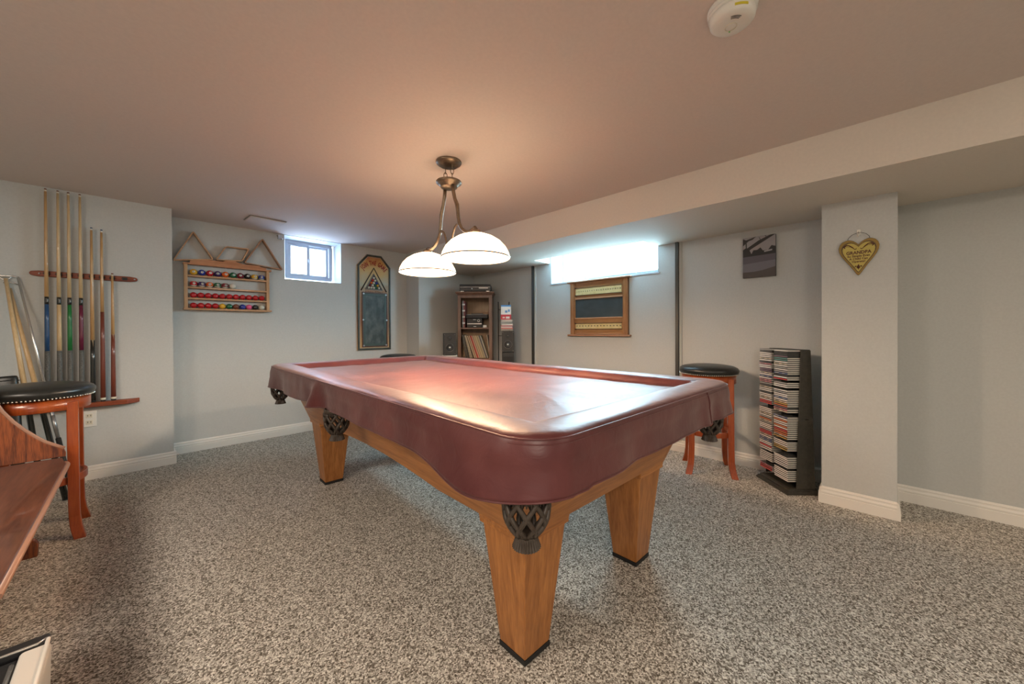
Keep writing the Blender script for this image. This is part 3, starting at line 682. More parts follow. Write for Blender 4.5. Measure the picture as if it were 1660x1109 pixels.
# ------------------------------------------------------------------ chalkboard game sign
SX, SZ = 2.125, .880
gs = thing('game_sign', 'tall eight-sided-top chalkboard sign reading join the game', 'sign', (SX, YA2, SZ))
oc = [(-.215, 0), (.215, 0), (.215, 1.052), (.092, 1.192), (-.092, 1.192), (-.215, 1.052)]
def inset(poly, d):
    n = len(poly); out = []
    for i in range(n):
        a, p, c = Vector(poly[i - 1]), Vector(poly[i]), Vector(poly[(i + 1) % n]); e1 = (p - a).normalized(); e2 = (c - p).normalized()
        n1 = Vector((-e1.y, e1.x)); n2 = Vector((-e2.y, e2.x)); bs = (n1 + n2).normalized(); out.append(tuple(p + bs * d / bs.dot(n1)))
    return out
def ring_prism(b, po, pi_, y0, y1, m=None):
    n = len(po)
    for i in range(n):
        j = (i + 1) % n
        V = [b.bm.verts.new((x, y, z)) for (x, z) in (po[i], po[j], pi_[j], pi_[i]) for y in (y0, y1)]
        for q in ((0, 2, 4, 6), (1, 7, 5, 3), (0, 1, 3, 2), (2, 3, 5, 4), (4, 5, 7, 6), (6, 7, 1, 0)): b.face([V[k] for k in q], m)
M['sgnframe'] = grain('dark_green_worn_frame', (.02, .03, .025), (.06, .065, .05), .5, (1, 1, 1), 14, 4, .1)
def sign_mat():
    m = mat('aged_printed_sign_face', (.5, .3, .1), .55); p = m.node_tree.nodes['Principled BSDF']; tc = N(m, 'ShaderNodeTexCoord'); sp = N(m, 'ShaderNodeSeparateXYZ')
    L(m, tc.outputs['Object'], sp.inputs[0]); nz_ = N(m, 'ShaderNodeTexNoise'); nz_.inputs['Scale'].default_value = 9; L(m, tc.outputs['Object'], nz_.inputs['Vector'])
    ad = N(m, 'ShaderNodeMath', operation='MULTIPLY_ADD'); ad.inputs[1].default_value = .22; L(m, nz_.outputs['Fac'], ad.inputs[0]); L(m, sp.outputs['Z'], ad.inputs[2])
    r = N(m, 'ShaderNodeValToRGB'); e = r.color_ramp.elements
    e[0].position = .10; e[0].color = (.50, .30, .12, 1); e[1].position = 1.0; e[1].color = (.42, .13, .06, 1)
    for ps, c in ((.35, (.25, .09, .03)), (.62, (.33, .18, .09)), (.70, (.42, .40, .30)), (.83, (.58, .40, .16)), (.93, (.55, .29, .08))):
        x = e.new(ps * 1.0); x.color = (*c, 1)
    mp = N(m, 'ShaderNodeMapRange'); mp.inputs['From Max'].default_value = 1.30; mp.inputs['From Min'].default_value = .05; L(m, ad.outputs[0], mp.inputs['Value']); L(m, mp.outputs['Result'], r.inputs['Fac'])
    L(m, r.outputs['Color'], p.inputs['Base Color']); return m
B().prism(oc, 'xz', -.014, 0).obj('sign_board', gs, sign_mat())
b = B(); ring_prism(b, oc, inset(oc, .022), -.026, -.0135); b.obj('outer_frame', gs, M['sgnframe'], .004)
b = B(); ring_prism(b, inset(oc, .026), inset(oc, .030), -.0155, -.0135); b.obj('inner_line', gs, C_('signline', (.45, .42, .33), .6))
cbp = [(-.138, .060), (.150, .060), (.150, .700), (-.138, .700)]
C_('tbl_frame', (.08, .03, .015), .4); C_('tbl_green', (.045, .075, .065), .5)
b = B(); ring_prism(b, [(-.160, .035), (.172, .035), (.172, .722), (-.160, .722)], [(-.145, .05), (.157, .05), (.157, .707), (-.145, .707)], -.022, -.0135); b.obj('table_border', gs, M['tbl_frame'], .004)
b = B(); ring_prism(b, [(-.145, .05), (.157, .05), (.157, .707), (-.145, .707)], [(-.118, .078), (.130, .078), (.130, .68), (-.118, .68)], -.018, -.0135); b.obj('painted_cushion', gs, M['tbl_green'], .002)
B().box(-.118, .130, -.0150, -.0135, .078, .68).obj('chalkboard', gs, M['slate'])
for x, z in ((-.14, .055), (.152, .055), (-.14, .70), (.152, .70), (-.147, .375), (.16, .375)):
    B().lathe([(.0005, .0), (.011, 0), (.011, .004), (.007, .005), (.0005, .003)], seg=16, R=Matrix.Rotation(PI / 2, 3, 'X')).obj('painted_pocket', gs, M['steel'], loc=(x, -.019, z))
tri = [(-.165, .742), (-.005, 1.03), (.155, .742)]
C_('triline', (.025, .02, .018), .5)
b = B(); b.tube([(-.170, -.016, .740), (-.005, -.016, 1.030), (.160, -.016, .740)], .008, 6); b.obj('painted_triangle', gs, M['triline'])
tr2 = [(-.115, .758), (-.005, .955), (.105, .758)]; b = B()
for a_, c_ in ((0, 1), (1, 2), (2, 0)): b.tube([(tr2[a_][0], -.015, tr2[a_][1]), (tr2[c_][0], -.015, tr2[c_][1])], .007, 6)
b.obj('painted_triangle', gs, C_('trigrey', (.22, .21, .19), .5))
B().prism([(-.11, .76), (.10, .76), (-.005, .95)], 'xz', -.0148, -.0135).obj('triangle_field', gs, C_('trifield', (.05, .035, .03), .6))
cc = ['ball_white', 'ball_red', 'ball_ivory', 'ball_orange', 'ball_ivory', 'ball_blue', 'ball_maroon', 'ball_white', 'ball_green', 'ball_yellow', 'ball_white', 'ball_ivory', 'ball_white', 'ball_green', 'ball_ivory']; k = 0
for rw in range(5):
    for q in range(rw + 1):
        B().sphere((0, 0, 0), .0145, M[cc[k]], 12, 8).obj('painted_ball', gs, loc=(-.005 + (q - rw / 2) * .033, -.015, .905 - rw * .031)); k += 1
C_('signred', (.30, .02, .012), .6)
word = 'JOIN THE GAME'; R0 = .186; cz = .905; adv = {'J': .8, 'O': 1.15, 'I': .55, 'N': 1.1, ' ': .7, 'T': .95, 'H': 1.1, 'E': 1, 'G': 1.15, 'A': 1.05, 'M': 1.35}
tot = sum(adv[c] for c in word); a = 0
for c in word:
    mid = a + adv[c] / 2; a += adv[c]
    if c == ' ': continue
    th = (mid / tot - .5) * math.radians(116)
    lettering('letter', c, .080, gs, M['signred'], (-.003 + R0 * math.sin(th), -.0152, cz + R0 * math.cos(th)), -th * .9, .54, .0012)
lettering('lettering', '8 BALL  9 BALL', .030, gs, C_('signbrown', (.20, .08, .04), .6), (0, -.0150, .731 - .003), 0, 1.2)

# ------------------------------------------------------------------ snooker scoreboard on the right wall
sb = thing('scoreboard', 'oak snooker scoreboard with a slate and two cream number strips under the long window', 'scoreboard', (XB, 2.150, 1.050), -PI / 2)
hw = .350
B().box(-hw, hw, -.014, 0, .01, .60).obj('back_panel', sb, wood('scoreboard_oak', (.24, .11, .03), (.42, .22, .08), 'x', 30))
so_ = wood('scoreboard_oak_stile', (.20, .07, .018), (.46, .22, .08), 'z', 22)
for s in (-1, 1):
    B().box(*sorted((s * .300, s * .350)), -.034, 0, .02, .596).obj('side_stile', sb, so_, .003)
    B().box(*sorted((s * .290, s * .299)), -.024, -.014, .02, .596).obj('inner_bead', sb, so_, .002)
B().box(-.385, .385, -.050, 0, .597, .612).obj('top_cap', sb, M['rackdark'], .003); B().box(-.385, .375, -.044, 0, .0, .020).obj('bottom_ledge', sb, M['rackdark'], .004)
for z0, z1 in ((.408, .424), (.190, .204), (.026, .034)): B().box(-.29, .29, -.028, -.014, z0, z1).obj('cross_rail', sb, M['ballrack'], .003)
B().box(-.288, .290, -.018, -.014, .205, .407).obj('slate', sb, grain('smooth_slate', (.028, .042, .046), (.05, .068, .072), .55, (2, 2, 4), 3, 5, .03, .001, .35, .8))
C_('brass', (.25, .18, .06), .35, metal=.8)
for z, hh, lab in ((.493, .036, [str(i) for i in range(1, 21)]), (.110, .026, [str(i * 10) for i in range(1, 16)])):
    s_ = B().box(-.285, .275, -.020, -.014, z - hh, z + hh).obj('number_strip', sb, M['cream'], .001)
    for i, q in enumerate(lab):
        x = -.268 + i * (.53 / (len(lab) - 1)); lettering('number', q, .021 if hh > .03 else .019, s_, M['ink'], (x, -.0205, z + .002), 0, .8, .0004)
    for zz in (z - hh - .006, z + hh + .006):
        B().box(-.285, .280, -.026, -.014, zz - .004, zz + .004).obj('slide_rail', sb, C_('slidewood', (.16, .09, .03), .5), .002)
        b = B(); b.prism([(-.288, zz - .008), (-.262, zz), (-.288, zz + .008)], 'xz', -.032, -.026); b.obj('pointer', sb, M['ink'])

# ------------------------------------------------------------------ canvas print
cv = thing('canvas_print', 'small black and white canvas photograph on the right wall', 'picture', (XB, .6845, 1.695), -PI / 2)
cw, chh = .110, .162
B().box(-cw, cw, -.024, 0, -chh, chh).obj('canvas', cv, C_('canvas_edge', (.06, .055, .055), .7), .001)
def pa(name, polys, col):
    b = B()
    for k, p in enumerate(polys):
        P = [(max(-cw, min(cw, x * 2 * cw - cw)), chh - y * 2 * chh) for x, y in p]; b.prism(P, 'xz', -.0246 - .0002 * LAY[0], -.0240)
    LAY[0] += 1; b.obj(name, cv, mat('print_tone', col, .65))
LAY = [0]
pa('printed_sky', [[(0, 0), (1, 0), (1, .48), (0, .48)]], (.30, .28, .28))
pa('printed_roof', [[(0, .02), (.1, .06), (.42, .0), (.30, .07), (.18, .09), (0, .20)]], (.04, .032, .03))
pa('printed_beam', [[(.12, .38), (.25, .30), (1, .0), (.86, .0), (.50, .10), (.30, .19), (.12, .27)]], (.035, .03, .028))
pa('printed_bars', [[(.50, .03), (.52, .03), (.57, .11), (.55, .11)], [(.68, .0), (.7, .0), (.74, .05), (.72, .05)], [(.08, .12), (.12, .12), (.14, .48), (.11, .48)]], (.05, .045, .04))
pa('printed_trees', [[(0, .30), (.08, .26), (.2, .30), (.27, .42), (.33, .33), (.45, .33), (.55, .28), (.62, .36), (.78, .36), (.88, .26), (1, .29), (1, .48), (0, .48)]], (.03, .028, .028))
pa('printed_houses', [[(.66, .37), (.90, .35), (.90, .385), (.66, .405)]], (.35, .33, .33))
pa('printed_water', [[(0, .48), (1, .46), (1, .62), (0, .66)]], (.11, .10, .115))
pa('printed_dock', [[(0, .66), (1, .61), (1, .77), (.6, .84), (.35, .86), (0, .86)]], (.17, .16, .185))
pa('printed_hull', [[(0, .86), (.35, .86), (.6, .84), (1, .77), (1, 1), (0, 1)]], (.085, .070, .065))

# ------------------------------------------------------------------ heart plaque
hp = thing('heart_plaque', 'gold heart-shaped plaque reading grandpa hung from a wire on the pillar', 'plaque', (XP, .0945, 1.555), -PI / 2)
def heart(s):
    hp_ = [(0, .079), (.010, .091), (.025, .104), (.041, .111), (.058, .110), (.074, .102), (.086, .086), (.0915, .064), (.089, .042), (.079, .017), (.062, -.012), (.042, -.042), (.022, -.076), (.006, -.103)]
    P = hp_ + [(0, -.110)] + [(-x, z) for x, z in hp_[:0:-1]]
    return [(x * s, (z - .0) * s + .004 * (1 - s)) for x, z in P]
C_('gold', (.27, .17, .035), .45, metal=.3); C_('goldface', (.50, .40, .09), .55); C_('golddark', (.10, .055, .015), .5)
B().prism(heart(1), 'xz', -.014, -.002).obj('heart_base', hp, M['gold'], .003)
B().prism(heart(.86), 'xz', -.0155, -.0135).obj('dark_border', hp, M['golddark'])
B().prism(heart(.80), 'xz', -.0170, -.0150).obj('heart_face', hp, M['goldface'])
C_('plqink', (.09, .022, .012), .6)
lettering('lettering', 'GRANDPA', .027, hp, M['plqink'], (0, -.0172, .029), .0, .88, .0006)
for q, z in (('So Simple Even', .0085), ('A Child Can', -.0085), ('Operate!', -.025)): lettering('lettering', q, .0175, hp, M['plqink'], (0, -.0172, z), 0, .95, .0004)
for s in (-1, 1):
    b = B(); b.tube([(s * (.006 + .012), -.0173, .053), (s * .028, -.0173, .064), (s * .043, -.0173, .078), (s * .056, -.0173, .080), (s * .067, -.0173, .071), (s * .061, -.0173, .062)], [.001, .003, .0025, .0035, .004, .0025], 6)
    b.tube([(s * .009, -.0173, .056), (s * .013, -.0173, .050), (s * .020, -.0173, .052)], .002, 5); b.tube([(s * .026, -.0173, .065), (s * .044, -.0173, .070), (s * .060, -.0173, .072)], .0012, 5)
    b.obj('scroll_ornament', hp, M['plqink'])
b = B(); b.tube([(0, -.0173, -.042), (0, -.0173, -.052), (0, -.0173, -.074)], [.0015, .0045, .001], 6)
for s in (-1, 1): b.tube([(0, -.0173, -.068), (s * .006, -.0173, -.056), (s * .013, -.0173, -.052), (s * .015, -.0173, -.059)], [.002, .0022, .003, .002], 6)
b.tube([(-.009, -.0173, -.064), (.009, -.0173, -.064)], .0016, 5); b.obj('lily_ornament', hp, M['plqink'])
b = B(); b.tube([(-.050, -.010, .106), (-.047, -.011, .122), (-.03, -.014, .140), (-.01, -.016, .149), (.012, -.016, .150), (.033, -.014, .140), (.048, -.011, .122), (.050, -.010, .106)], .0011, 6); b.obj('hanging_wire', hp, M['blackmat'])
wh = thing('wall_hook', 'small clear plastic adhesive hook above the heart plaque', 'hook', (XP, .0945, 1.555), -PI / 2)
b = B(); b.box(-.009, .009, -.004, 0, .137, .172); b.obj('hook_plate', wh, M['white'], .002)
b = B(); b.tube([(0, -.004, .160), (0, -.006, .140), (0, -.010, .130), (0, -.018, .132), (0, -.019, .144)], .0028, 8); b.obj('hook_arm', wh, M['white'])

# ------------------------------------------------------------------ corner cabinet with stereo gear and records
CA = math.radians(-45.3)
M['cab'] = wood('brown_cabinet_veneer', (.12, .055, .034), (.21, .105, .062), 'z', 26, .4)
M['cabin'] = wood('cabinet_back_veneer', (.30, .19, .10), (.40, .26, .14), 'z', 26, .5)
cb_ = thing('media_cabinet', 'narrow brown wooden cabinet with open shelves in the far corner', 'cabinet', (3.077, 3.715, 0), CA)
for s in (-1, 1): B().box(*sorted((s * .198, s * .222)), .012, .33, 0, 1.585).obj('side_panel', cb_, M['cab'], .002)
for s in (-1, 1): B().box(*sorted((s * .180, s * .222)), -.006, .012, 0, 1.585).obj('front_stile', cb_, M['cab'], .002)
B().box(-.198, .198, .32, .33, .02, 1.585).obj('back_panel', cb_, M['cabin'])
B().box(-.18, .18, -.006, .012, 1.538, 1.585).obj('top_rail', cb_, M['cab'], .002)
b = B(); b.loft([[Vector((x * w_, y0 if y < 0 else .335, z)) for x, y in ((-1, -1), (1, -1), (1, 1), (-1, 1))] for w_, y0, z in ((.224, -.008, 1.572), (.232, -.016, 1.582), (.244, -.026, 1.598), (.25, -.032, 1.604), (.25, -.032, 1.617))]); b.obj('cornice', cb_, M['cab'], .001)
for z in (.08, .742, 1.137): B().box(-.198, .198, -.002 if z > 1 else .006, .32, z, z + .018).obj('shelf', cb_, M['cab'], .002)
B().box(-.18, .18, -.006, .012, .0, .08).obj('plinth', cb_, M['cab'], .002)
def cabpt(x, y, z): return (3.077 + x * math.cos(CA) - y * math.sin(CA), 3.715 + x * math.sin(CA) + y * math.cos(CA), z)
r = thing('receiver', 'black audio receiver on top of the corner cabinet', 'receiver', cabpt(.0, 0, 1.617), CA)
B().box(-.20, .20, .03, .30, .012, .100).obj('housing', r, M['blackmat'], .003)
B().box(-.198, .198, .024, .031, .014, .060).obj('front_panel', r, M['black'], .001); B().box(-.198, .198, .022, .031, .062, .066).obj('trim_line', r, M['steel'])
for s in (-1, 1):
    B().box(*sorted((s * .185, s * .145)), .020, .045, 0, .012).obj('foot', r, M['silver'], .001)
B().lathe([(.0005, 0), (.010, 0), (.009, .010), (.0005, .011)], seg=16, R=Matrix.Rotation(PI / 2, 3, 'X')).obj('knob', r, M['steel'], loc=(-.04, .024, .042))
b = B(); b.box(.05, .17, .0225, .0245, .045, .055); b.obj('display', r, M['steel'])
r = thing('stereo_system', 'black compact stereo with a ringed dial on the cabinet shelf', 'stereo', cabpt(-.005, 0, 1.155), CA)
B().box(-.10, .095, .02, .25, .004, .118).obj('body', r, M['blackmat'], .004)
B().box(-.098, .093, .014, .022, .045, .055).obj('tape_slot', r, M['steel'], .001)
b = B(); b.tube([(.014 * math.cos(2 * PI * k / 20), 0, .014 * math.sin(2 * PI * k / 20)) for k in range(20)], .003, 6, closed=True); b.obj('dial_ring', r, M['white'], loc=(.052, .017, .090))
B().lathe([(.0005, 0), (.010, 0), (.009, .008), (.0005, .009)], seg=18, R=Matrix.Rotation(PI / 2, 3, 'X')).obj('dial', r, M['black'], loc=(.052, .02, .090))
B().box(-.02, .015, .016, .021, .100, .106).obj('display', r, M['white']); B().box(-.015, .02, .016, .021, .010, .018).obj('badge', r, M['steel'])
r = thing('turntable', 'flat black turntable lying on the compact stereo', 'turntable', cabpt(.02, 0, 1.274), CA)
B().box(-.135, .145, .012, .28, .004, .045).obj('plinth', r, M['blackmat'], .004); B().box(-.135, .145, .010, .28, .047, .052).obj('lid', r, M['steel'], .002)
b = B(); b.box(-.07, .08, .02, .2, .052, .066); b.obj('arm_housing', r, M['black'], .003)
tag(B().box(-.025, .025, -.01, .02, 0, .032).obj('cardboard_box', m=M['white'], bevel=.002, loc=cabpt(.125, .03, 1.155)), 'small white box on the cabinet shelf beside the stereo', 'box'); bpy.data.objects['cardboard_box'].rotation_euler = (0, 0, CA)
C_('ab_red', (.22, .05, .05), .5); C_('ab_grey', (.22, .20, .19), .5)
for x, c, lab in ((-.158, 'ab_grey', 'tall grey album standing at the left of the upper cabinet shelf'), (-.140, 'ab_red', 'tall dull red album standing beside the stereo')):
    o = thing('album', lab, 'album', cabpt(x, .03, 1.155), CA)
    B().box(-.008, .008, 0, .25, 0, .345).obj('cover', o, M[c], .001)
    for z in (.05, .13, .21, .29): B().box(-.0084, .0084, -.0008, .002, z, z + .02).obj('spine_label', o, M['white'])
pal = [((.10, .095, .08), 'grey'), ((.16, .14, .11), 'dark tan'), ((.07, .065, .05), 'dark'), ((.55, .46, .33), 'cream'), ((.62, .55, .42), 'cream'), ((.16, .10, .05), 'brown'), ((.66, .56, .38), 'cream'), ((.28, .12, .05), 'brown'), ((.62, .52, .36), 'cream'), ((.40, .05, .03), 'dark red'), ((.55, .07, .05), 'bright red'), ((.65, .42, .30), 'peach'), ((.30, .18, .10), 'brown'), ((.62, .50, .34), 'cream'), ((.40, .28, .14), 'tan'), ((.60, .45, .28), 'tan'), ((.52, .42, .22), 'mustard'), ((.30, .25, .16), 'olive'), ((.60, .48, .30), 'cream'), ((.16, .15, .14), 'dark grey'), ((.10, .09, .09), 'black'), ((.66, .62, .52), 'off-white')]
for i, (c, nm) in enumerate(pal):
    xt = -.168 + i * .0112; ln = math.radians(9 + min(i, 6) * 1.6); hgt = .300
    m = mat('record_sleeve_paper', c, .55)
    xb = xt + hgt * math.sin(ln)
    o = B().box(-.0042, .0042, 0, .29, 0, .305).obj('record', m=m, bevel=.0008, seg=1); o.location = cabpt(xb, .022, .7615); o.rotation_euler = (0, -ln, CA)
    o.rotation_euler = (Matrix.Rotation(CA, 3, 'Z') @ Matrix.Rotation(-ln, 3, 'Y')).to_euler()
    tag(o, f'{nm} record sleeve leaning in the cabinet, {nth(i + 1)} from the left', 'record', 'vinyl records in the corner cabinet')
o = B().box(-.003, .003, 0, .29, 0, .30).obj('record', m=mat('record_sleeve_paper', (.6, .6, .52), .5)); o.location = cabpt(.190, .022, .7615)
o.rotation_euler = (Matrix.Rotation(CA, 3, 'Z') @ Matrix.Rotation(-math.radians(7), 3, 'Y')).to_euler()
tag(o, 'pale record sleeve standing apart at the right side of the cabinet', 'record', 'vinyl records in the corner cabinet')

def campt(px, d): 
    l = (px - 830) / 603.41 * d; return Fv.x * d + Rv.x * l, Fv.y * d + Rv.y * l
C_('greymet', (.10, .10, .10), .35, metal=.6)
def speaker(label, px, d, z, w_, h_, rz, dep=.18):
    x, y = campt(px, d); r = thing('speaker', label, 'speaker', (x, y, z), CA + rz)
    B().box(-w_ / 2, w_ / 2, 0, dep, 0, h_).obj('cabinet', r, M['blackmat'], .004)
    Rx = Matrix.Rotation(PI / 2, 3, 'X')
    B().lathe([(.050, -.002), (.052, .004), (.047, .006), (.040, .000), (.020, -.008), (.019, .002), (.010, .006), (.0005, .007)], seg=32, R=Rx).obj('woofer', r, M['greymet'], loc=(0, 0, h_ * .36))
    B().lathe([(.044, .0012), (.040, .0005), (.019, -.007), (.0185, -.002), (.044, .003)], seg=32, R=Rx).obj('woofer_cone', r, M['black'], loc=(0, -.001, h_ * .36)); B().lathe([(.0005, .009), (.010, .0065), (.011, .003), (.0005, .003)], seg=16, R=Rx).obj('dust_cap', r, M['white'], loc=(0, 0, h_ * .36))
    B().lathe([(.028, 0), (.028, .004), (.02, .004), (.012, .001), (.009, .005), (.0005, .007)], seg=24, R=Rx).obj('tweeter', r, M['blackmat'], loc=(0, 0, h_ * .78))
    B().lathe([(.0005, .0075), (.007, .005), (.0005, .004)], seg=12, R=Rx).obj('tweeter_dome', r, M['silver'], loc=(0, 0, h_ * .78))
    for sx in (-1, 1):
        for z_ in (.06, .94): B().sphere((0, 0, 0), .003, u=8, v=5).obj('screw', r, M['steel'], loc=(sx * w_ * .42, 0, h_ * z_))
    return r
speaker('black two-way speaker left of the corner cabinet', 729, 4.60, .81, .150, .275, .22)
x, y = campt(729, 4.60); s_ = thing('speaker_stand', 'slim pale speaker stand left of the corner cabinet', 'speaker stand', (x, y, 0), CA + .22)
B().box(-.09, .09, -.01, .20, .795, .809).obj('top_plate', s_, M['white'], .002); B().box(-.03, .03, .06, .12, .02, .795).obj('post', s_, M['blackmat'], .004); B().box(-.11, .11, -.02, .22, 0, .02).obj('base', s_, M['blackmat'], .004)
speaker('black two-way speaker right of the corner cabinet', 823.3, 4.50, .855, .148, .255, .0)
x, y = campt(823.3, 4.50); s_ = thing('subwoofer', 'tall black box carrying the right-hand speaker', 'speaker', (x, y, 0), CA)
B().box(-.074, .074, 0, .18, 0, .850).obj('cabinet', s_, M['blackmat'], .005); B().box(-.06, .06, -.004, 0, .45, .80).obj('grille', s_, M['black'], .003)
zz = 1.112
for i, (hh, c, nm, w_) in enumerate(((.022, (.25, .22, .18), 'grey-brown', .146), (.016, (.55, .16, .16), 'dull red', .142), (.012, (.65, .64, .60), 'white', .136), (.014, (.40, .10, .12), 'dark red', .142), (.018, (.60, .58, .54), 'off-white', .136), (.020, (.22, .24, .22), 'dark grey', .144), (.016, (.42, .42, .40), 'mid grey', .138), (.012, (.62, .58, .56), 'pale', .134))):
    o = B().box(-w_ / 2, w_ / 2, .005, .13, 0, hh).obj('disc_case', m=mat('disc_case_plastic', c, .3), bevel=.0015, seg=1); x, y = campt(821.5 + .6 * math.sin(i * 2), 4.50)
    o.location = (x, y, zz); o.rotation_euler = (0, 0, CA + .05 * math.sin(i * 3)); zz += hh + .0006
    tag(o, f'{nm} disc case stacked on the right speaker, {nth(i + 1)} from the bottom', 'disc case', 'disc cases stacked on the right speaker')
x, y = campt(820.2, 4.50); o = thing('printed_card', 'blue, white and red printed card standing on the disc cases', 'card', (x, y, zz), CA)
C_('cd_blue', (.10, .28, .55), .5); C_('cd_red', (.50, .03, .05), .5)
o.rotation_euler = (-.06, 0, CA)
B().box(-.060, .062, .0, .008, 0, .178).obj('card', o, M['white']); B().box(-.062, .064, -.0012, 0, .002, .062).obj('red_panel', o, M['cd_red']); B().box(-.060, .062, -.0010, 0, .158, .178).obj('blue_band', o, M['cd_blue'])
b = B(); b.box(-.01, .018, -.001, 0, .085, .112); b.box(.026, .048, -.001, 0, .095, .125); b.obj('blue_print', o, M['cd_blue'])
b = B(); b.box(-.04, -.012, -.002, -.0012, .018, .034); b.box(.000, .045, -.002, -.0012, .014, .038); b.box(-.03, .035, -.001, 0, .142, .147); b.obj('white_print', o, M['white'])
o = thing('wire_rack', 'thin black wire rack rising behind the stacked disc cases', 'rack', (*campt(818, 4.71), 0), CA)
b = B()
for xx in (-.078, .058): b.tube([(xx, 0, 0), (xx, 0, 1.46), (xx, -.012, 1.475)], .006, 8)
b.obj('wire_post', o, M['blackmat']); b = B()
for z in (.02, .35, .7, 1.05, 1.38): b.tube([(-.078, 0, z), (.058, 0, z)], .0035, 6)
b.obj('wire_rung', o, M['blackmat'])
o = None

# ------------------------------------------------------------------ CD tower
TA = math.radians(-136.2); TC = (3.2675, .476)
ct = thing('cd_tower', 'black plastic CD tower standing by the pillar, packed with cases', 'CD tower', (*TC, 0), TA)
M['towerblk'] = grain('black_tower_plastic', (.030, .028, .022), (.048, .044, .034), .42, (1, 1, 1), 60, 2, .05, .001)
b = B(); b.loft([[Vector((x * (.165 - q), -.110 + q * 1.6 if y < 0 else .098, z)) for x, y in ((-1, -1), (1, -1), (1, 1), (-1, 1))] for q, z in ((0, 0), (0, .012), (.004, .014), (.006, .024), (.012, .026), (.014, .034), (.022, .040))]); b.obj('base', ct, M['towerblk'], .001)
for k, (z0, z1) in enumerate(((.04, .506), (.509, .975))):
    def fr(z): return -.045 + .03 * (z / .975)
    def bk(z): return .083 - .033 * (z / .975)
    for s in (-1, 1): B().prism([(fr(z0), z0), (fr(z1), z1), (bk(z1), z1), (bk(z0), z0)], 'yz', *sorted((s * .151, s * .157))).obj('side_panel', ct, M['towerblk'], .0015)
    B().box(-.151, .151, .040, .048, z0, z1).obj('back_panel', ct, M['towerblk'])
    B().box(-.0045, .0045, -.035, .04, z0, z1).obj('centre_divider', ct, M['towerblk'], .001)
B().box(-.151, .151, -.02, .050, .975, .979).obj('top_cap', ct, M['towerblk'], .0015)
b = B()
NSL = 71; PZ = .0130
def slotz(i): return .966 - i * PZ
for i in range(0, NSL):
    for x0, x1 in ((-.151, -.144), (-.011, -.0045), (.0045, .011), (.144, .151)): b.box(x0, x1, -.02, .04, slotz(i) - .0017, slotz(i) - .0005)
tag(b.obj('slot_ribs', ct, M['towerblk']), None, None, kind='stuff')
casep = mat('clear_case_plastic', (.10, .10, .095), .2, coat=.3)
CDC = {'white': (.82, .79, .72), 'cream': (.72, .62, .46), 'grey': (.36, .35, .33), 'dark': (.05, .05, .05), 'red': (.55, .04, .04), 'blue': (.10, .14, .28), 'teal': (.08, .24, .22), 'orange': (.60, .17, .05), 'pink': (.62, .25, .27), 'purple': (.17, .10, .14), 'gold': (.48, .32, .08)}
tray = mat('pale_case_tray', (.66, .63, .56), .4); traydk = mat('dark_case_tray', (.03, .03, .03), .4)
proto = {}
for k, c in CDC.items():
    m = mat('cd_spine_' + k, c, .35); b = B()
    W_, D_ = .066, .125
    b.box(-W_, W_, 0, D_, 0, .0016, casep); b.box(-W_, W_, 0, D_, .0086, .0102, casep)
    b.box(-W_ + .001, W_ - .001, .0006, .003, .0016, .0086, m); b.box(-W_ + .001, W_ - .001, .003, D_ - .001, .0016, .0086, tray if k not in ('dark', 'purple') else traydk)
    if k in ('cream', 'pink', 'blue'):
        dk = mat('spine_print', (.04, .04, .05) if k not in ('red', 'blue') else (.6, .58, .5), .5)
        b.box(-.05, -.02 + .02 * random.random(), -.0002, .0006, .0036, .0066, dk); b.box(.015, .04, -.0002, .0006, .0040, .0062, dk)
    o = b.obj('cd_case'); proto[k] = o.data; bpy.data.objects.remove(o)
far = list(range(0, 31)) + list(range(33, 57)) + list(range(58, 63)) + list(range(65, 68))
near = list(range(0, 16)) + list(range(17, 20)) + list(range(21, 33)) + list(range(35, 47)) + list(range(48, 53)) + list(range(56, 62)) + list(range(63, 69))
rc = random.Random(5)
fs = {1: 'dark', 8: 'pink', 11: 'purple', 12: 'purple', 13: 'cream', 15: 'blue', 17: 'pink', 18: 'pink', 24: 'dark', 27: 'cream', 29: 'red', 30: 'red', 39: 'orange', 46: 'red', 47: 'red', 50: 'blue', 51: 'blue', 54: 'red', 66: 'red', 65: 'pink', 67: 'red'}
ns = {1: 'dark', 3: 'purple', 4: 'teal', 5: 'teal', 7: 'cream', 12: 'blue', 13: 'dark', 15: 'red', 25: 'blue', 28: 'gold', 29: 'orange', 30: 'purple', 31: 'pink', 35: 'blue', 37: 'orange', 40: 'orange', 42: 'red', 43: 'orange', 44: 'orange', 45: 'cream', 46: 'gold', 51: 'gold', 52: 'gold'}
XD, YD = Vector((math.cos(TA), math.sin(TA), 0)), Vector((-math.sin(TA), math.cos(TA), 0))
for col, idxs, sp, cx in (('far left', far, fs, -.0775), ('right', near, ns, .0775)):
    for q, i in enumerate(idxs):
        k = sp.get(i) or ('white' if i > 55 else rc.choices(['white', 'cream', 'grey', 'dark', 'white'], [5, 1.5, 1.5, 1.2, 2])[0])
        o = bpy.data.objects.new('cd_case', proto[k]); C.objects.link(o)
        y0 = -.098 + rc.uniform(-.0015, .002) + (.004 if i > 56 else 0)
        o.location = Vector((*TC, slotz(i) - .0002)) + XD * cx + YD * y0; o.rotation_euler = (0, 0, TA + rc.uniform(-.004, .004))
        kn = {'dark': 'black', 'gold': 'gold-brown'}.get(k, k)
        tag(o, f"{kn}-spined CD case in the tower's {col} column, {nth(q + 1)} from the top", 'CD case', f'CD cases in the {col} column of the tower')

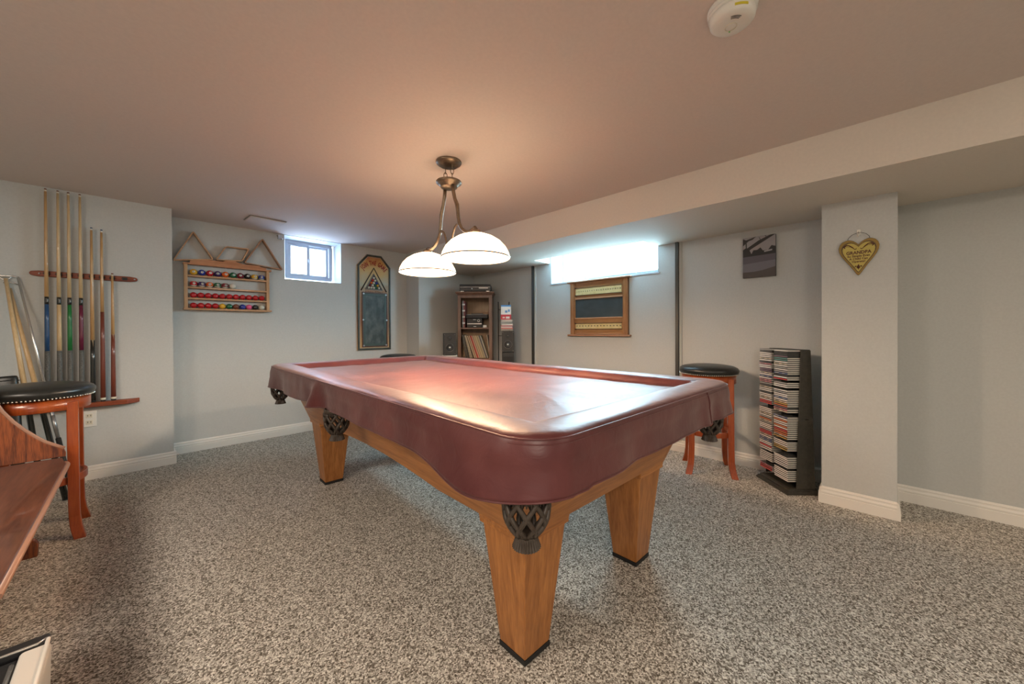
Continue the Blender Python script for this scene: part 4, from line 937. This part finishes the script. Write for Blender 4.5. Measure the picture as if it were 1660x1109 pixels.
# ------------------------------------------------------------------ bench and bin at the left edge
bn = thing('wooden_bench', 'red-brown wooden bench with curved end panel at the left edge', 'bench', (-.25, 2.2, 0))
def bp_(x, y): return (x + .25, y - 2.2)
seat = [bp_(-.75, 1.56), bp_(-.250, 1.56), bp_(-.2445, 2.86), bp_(-.2475, 2.885), bp_(-.258, 2.925), bp_(-.272, 3.018), bp_(-.75, 3.018)]
B().prism(seat, 'xy', .444, .470).obj('seat', bn, M['benchseat'], .006, seg=3)
edge = B(); edge.tube([(.0035, -.64, .4605), (.0065, .0, .4605), (.0085, .655, .4605), (.006, .690, .4605), (-.004, .725, .4605)], .0085, 8); edge.obj('worn_front_edge', bn, M['benchedge'])
pp = [(-.262, .472), (-.262, .490), (-.268, .509), (-.300, .531), (-.333, .556), (-.365, .590), (-.398, .630), (-.431, .676), (-.463, .733), (-.49, .80), (-.515, .90), (-.55, .98), (-.62, 1.02), (-.76, 1.02), (-.76, .472)]
B().prism([(x + .25, z) for x, z in pp], 'xz', 3.021 - 2.2, 3.043 - 2.2).obj('end_panel', bn, M['bench'], .002)
b = B(); tp = [(x + .25, 3.032 - 2.2, z + .002) for x, z in pp[2:11]]; b.tube(tp, .0115, 8, flat=.35); b.obj('panel_edge', bn, M['benchedge'])
B().prism([(x + .25, z) for x, z in [(-.76, 0), (-.352, 0), (-.350, .06), (-.362, .085), (-.42, .10), (-.45, .16), (-.45, .443), (-.76, .443)]], 'xz', 2.985 - 2.2, 3.020 - 2.2).obj('end_foot', bn, M['bench'], .004)
B().prism([(x + .25, z) for x, z in [(-.76, 0), (-.352, 0), (-.350, .06), (-.362, .085), (-.42, .10), (-.45, .16), (-.45, .443), (-.76, .443)]], 'xz', 1.60 - 2.2, 1.635 - 2.2).obj('end_foot', bn, M['bench'], .004)
B().box(-.51, -.49, -.64, .82, .40, 1.0).obj('backrest', bn, M['bench'], .004)
bx = thing('storage_bin', 'white plastic bin with black and silver trimmed lid at the lower left corner', 'bin', (-.30, 1.16, 0))
b = B(); 
def rc_(x0, x1, y0, y1, z): return [Vector(p) for p in ((x0, y0, z), (x1, y0, z), (x1, y1, z), (x0, y1, z))]
b.loft([rc_(-.145, .145, -.26, .250, 0), rc_(-.152, .153, -.268, .256, .37)]); b.obj('bin_body', bx, C_('binwhite', (.50, .48, .44), .45), .01, seg=3)
b = B(); b.box(.110, .157, -.272, .222, .370, .396); b.box(-.157, -.110, -.272, .222, .370, .396); b.obj('lid_rim', bx, M['binwhite'], .008, seg=3)
b = B(); b.tube([(.150, -.270, .397), (.150, .235, .397)], .004, 8); b.obj('lid_ridge', bx, M['white'])
B().box(-.11, .108, -.272, .222, .370, .382).obj('lid_panel', bx, M['black'], .003)
b = B(); b.box(-.157, .152, .226, .262, .370, .398); b.obj('rear_strip', bx, M['black'], .006, seg=3)
b = B(); b.tube([(-.157, .228, .397), (.135, .228, .397), (.148, .240, .397)], .003, 8); b.tube([(.102, -.27, .384), (.102, .20, .384)], .004, 8); b.tube([(.02, .262, .396), (.03, .245, .400), (.045, .230, .399)], .0025, 6); b.obj('silver_trim', bx, M['silver'])
b = B(); b.box(.150, .1545, -.1, .15, .2, .33); b.obj('side_groove', bx, M['ivory'], .002)
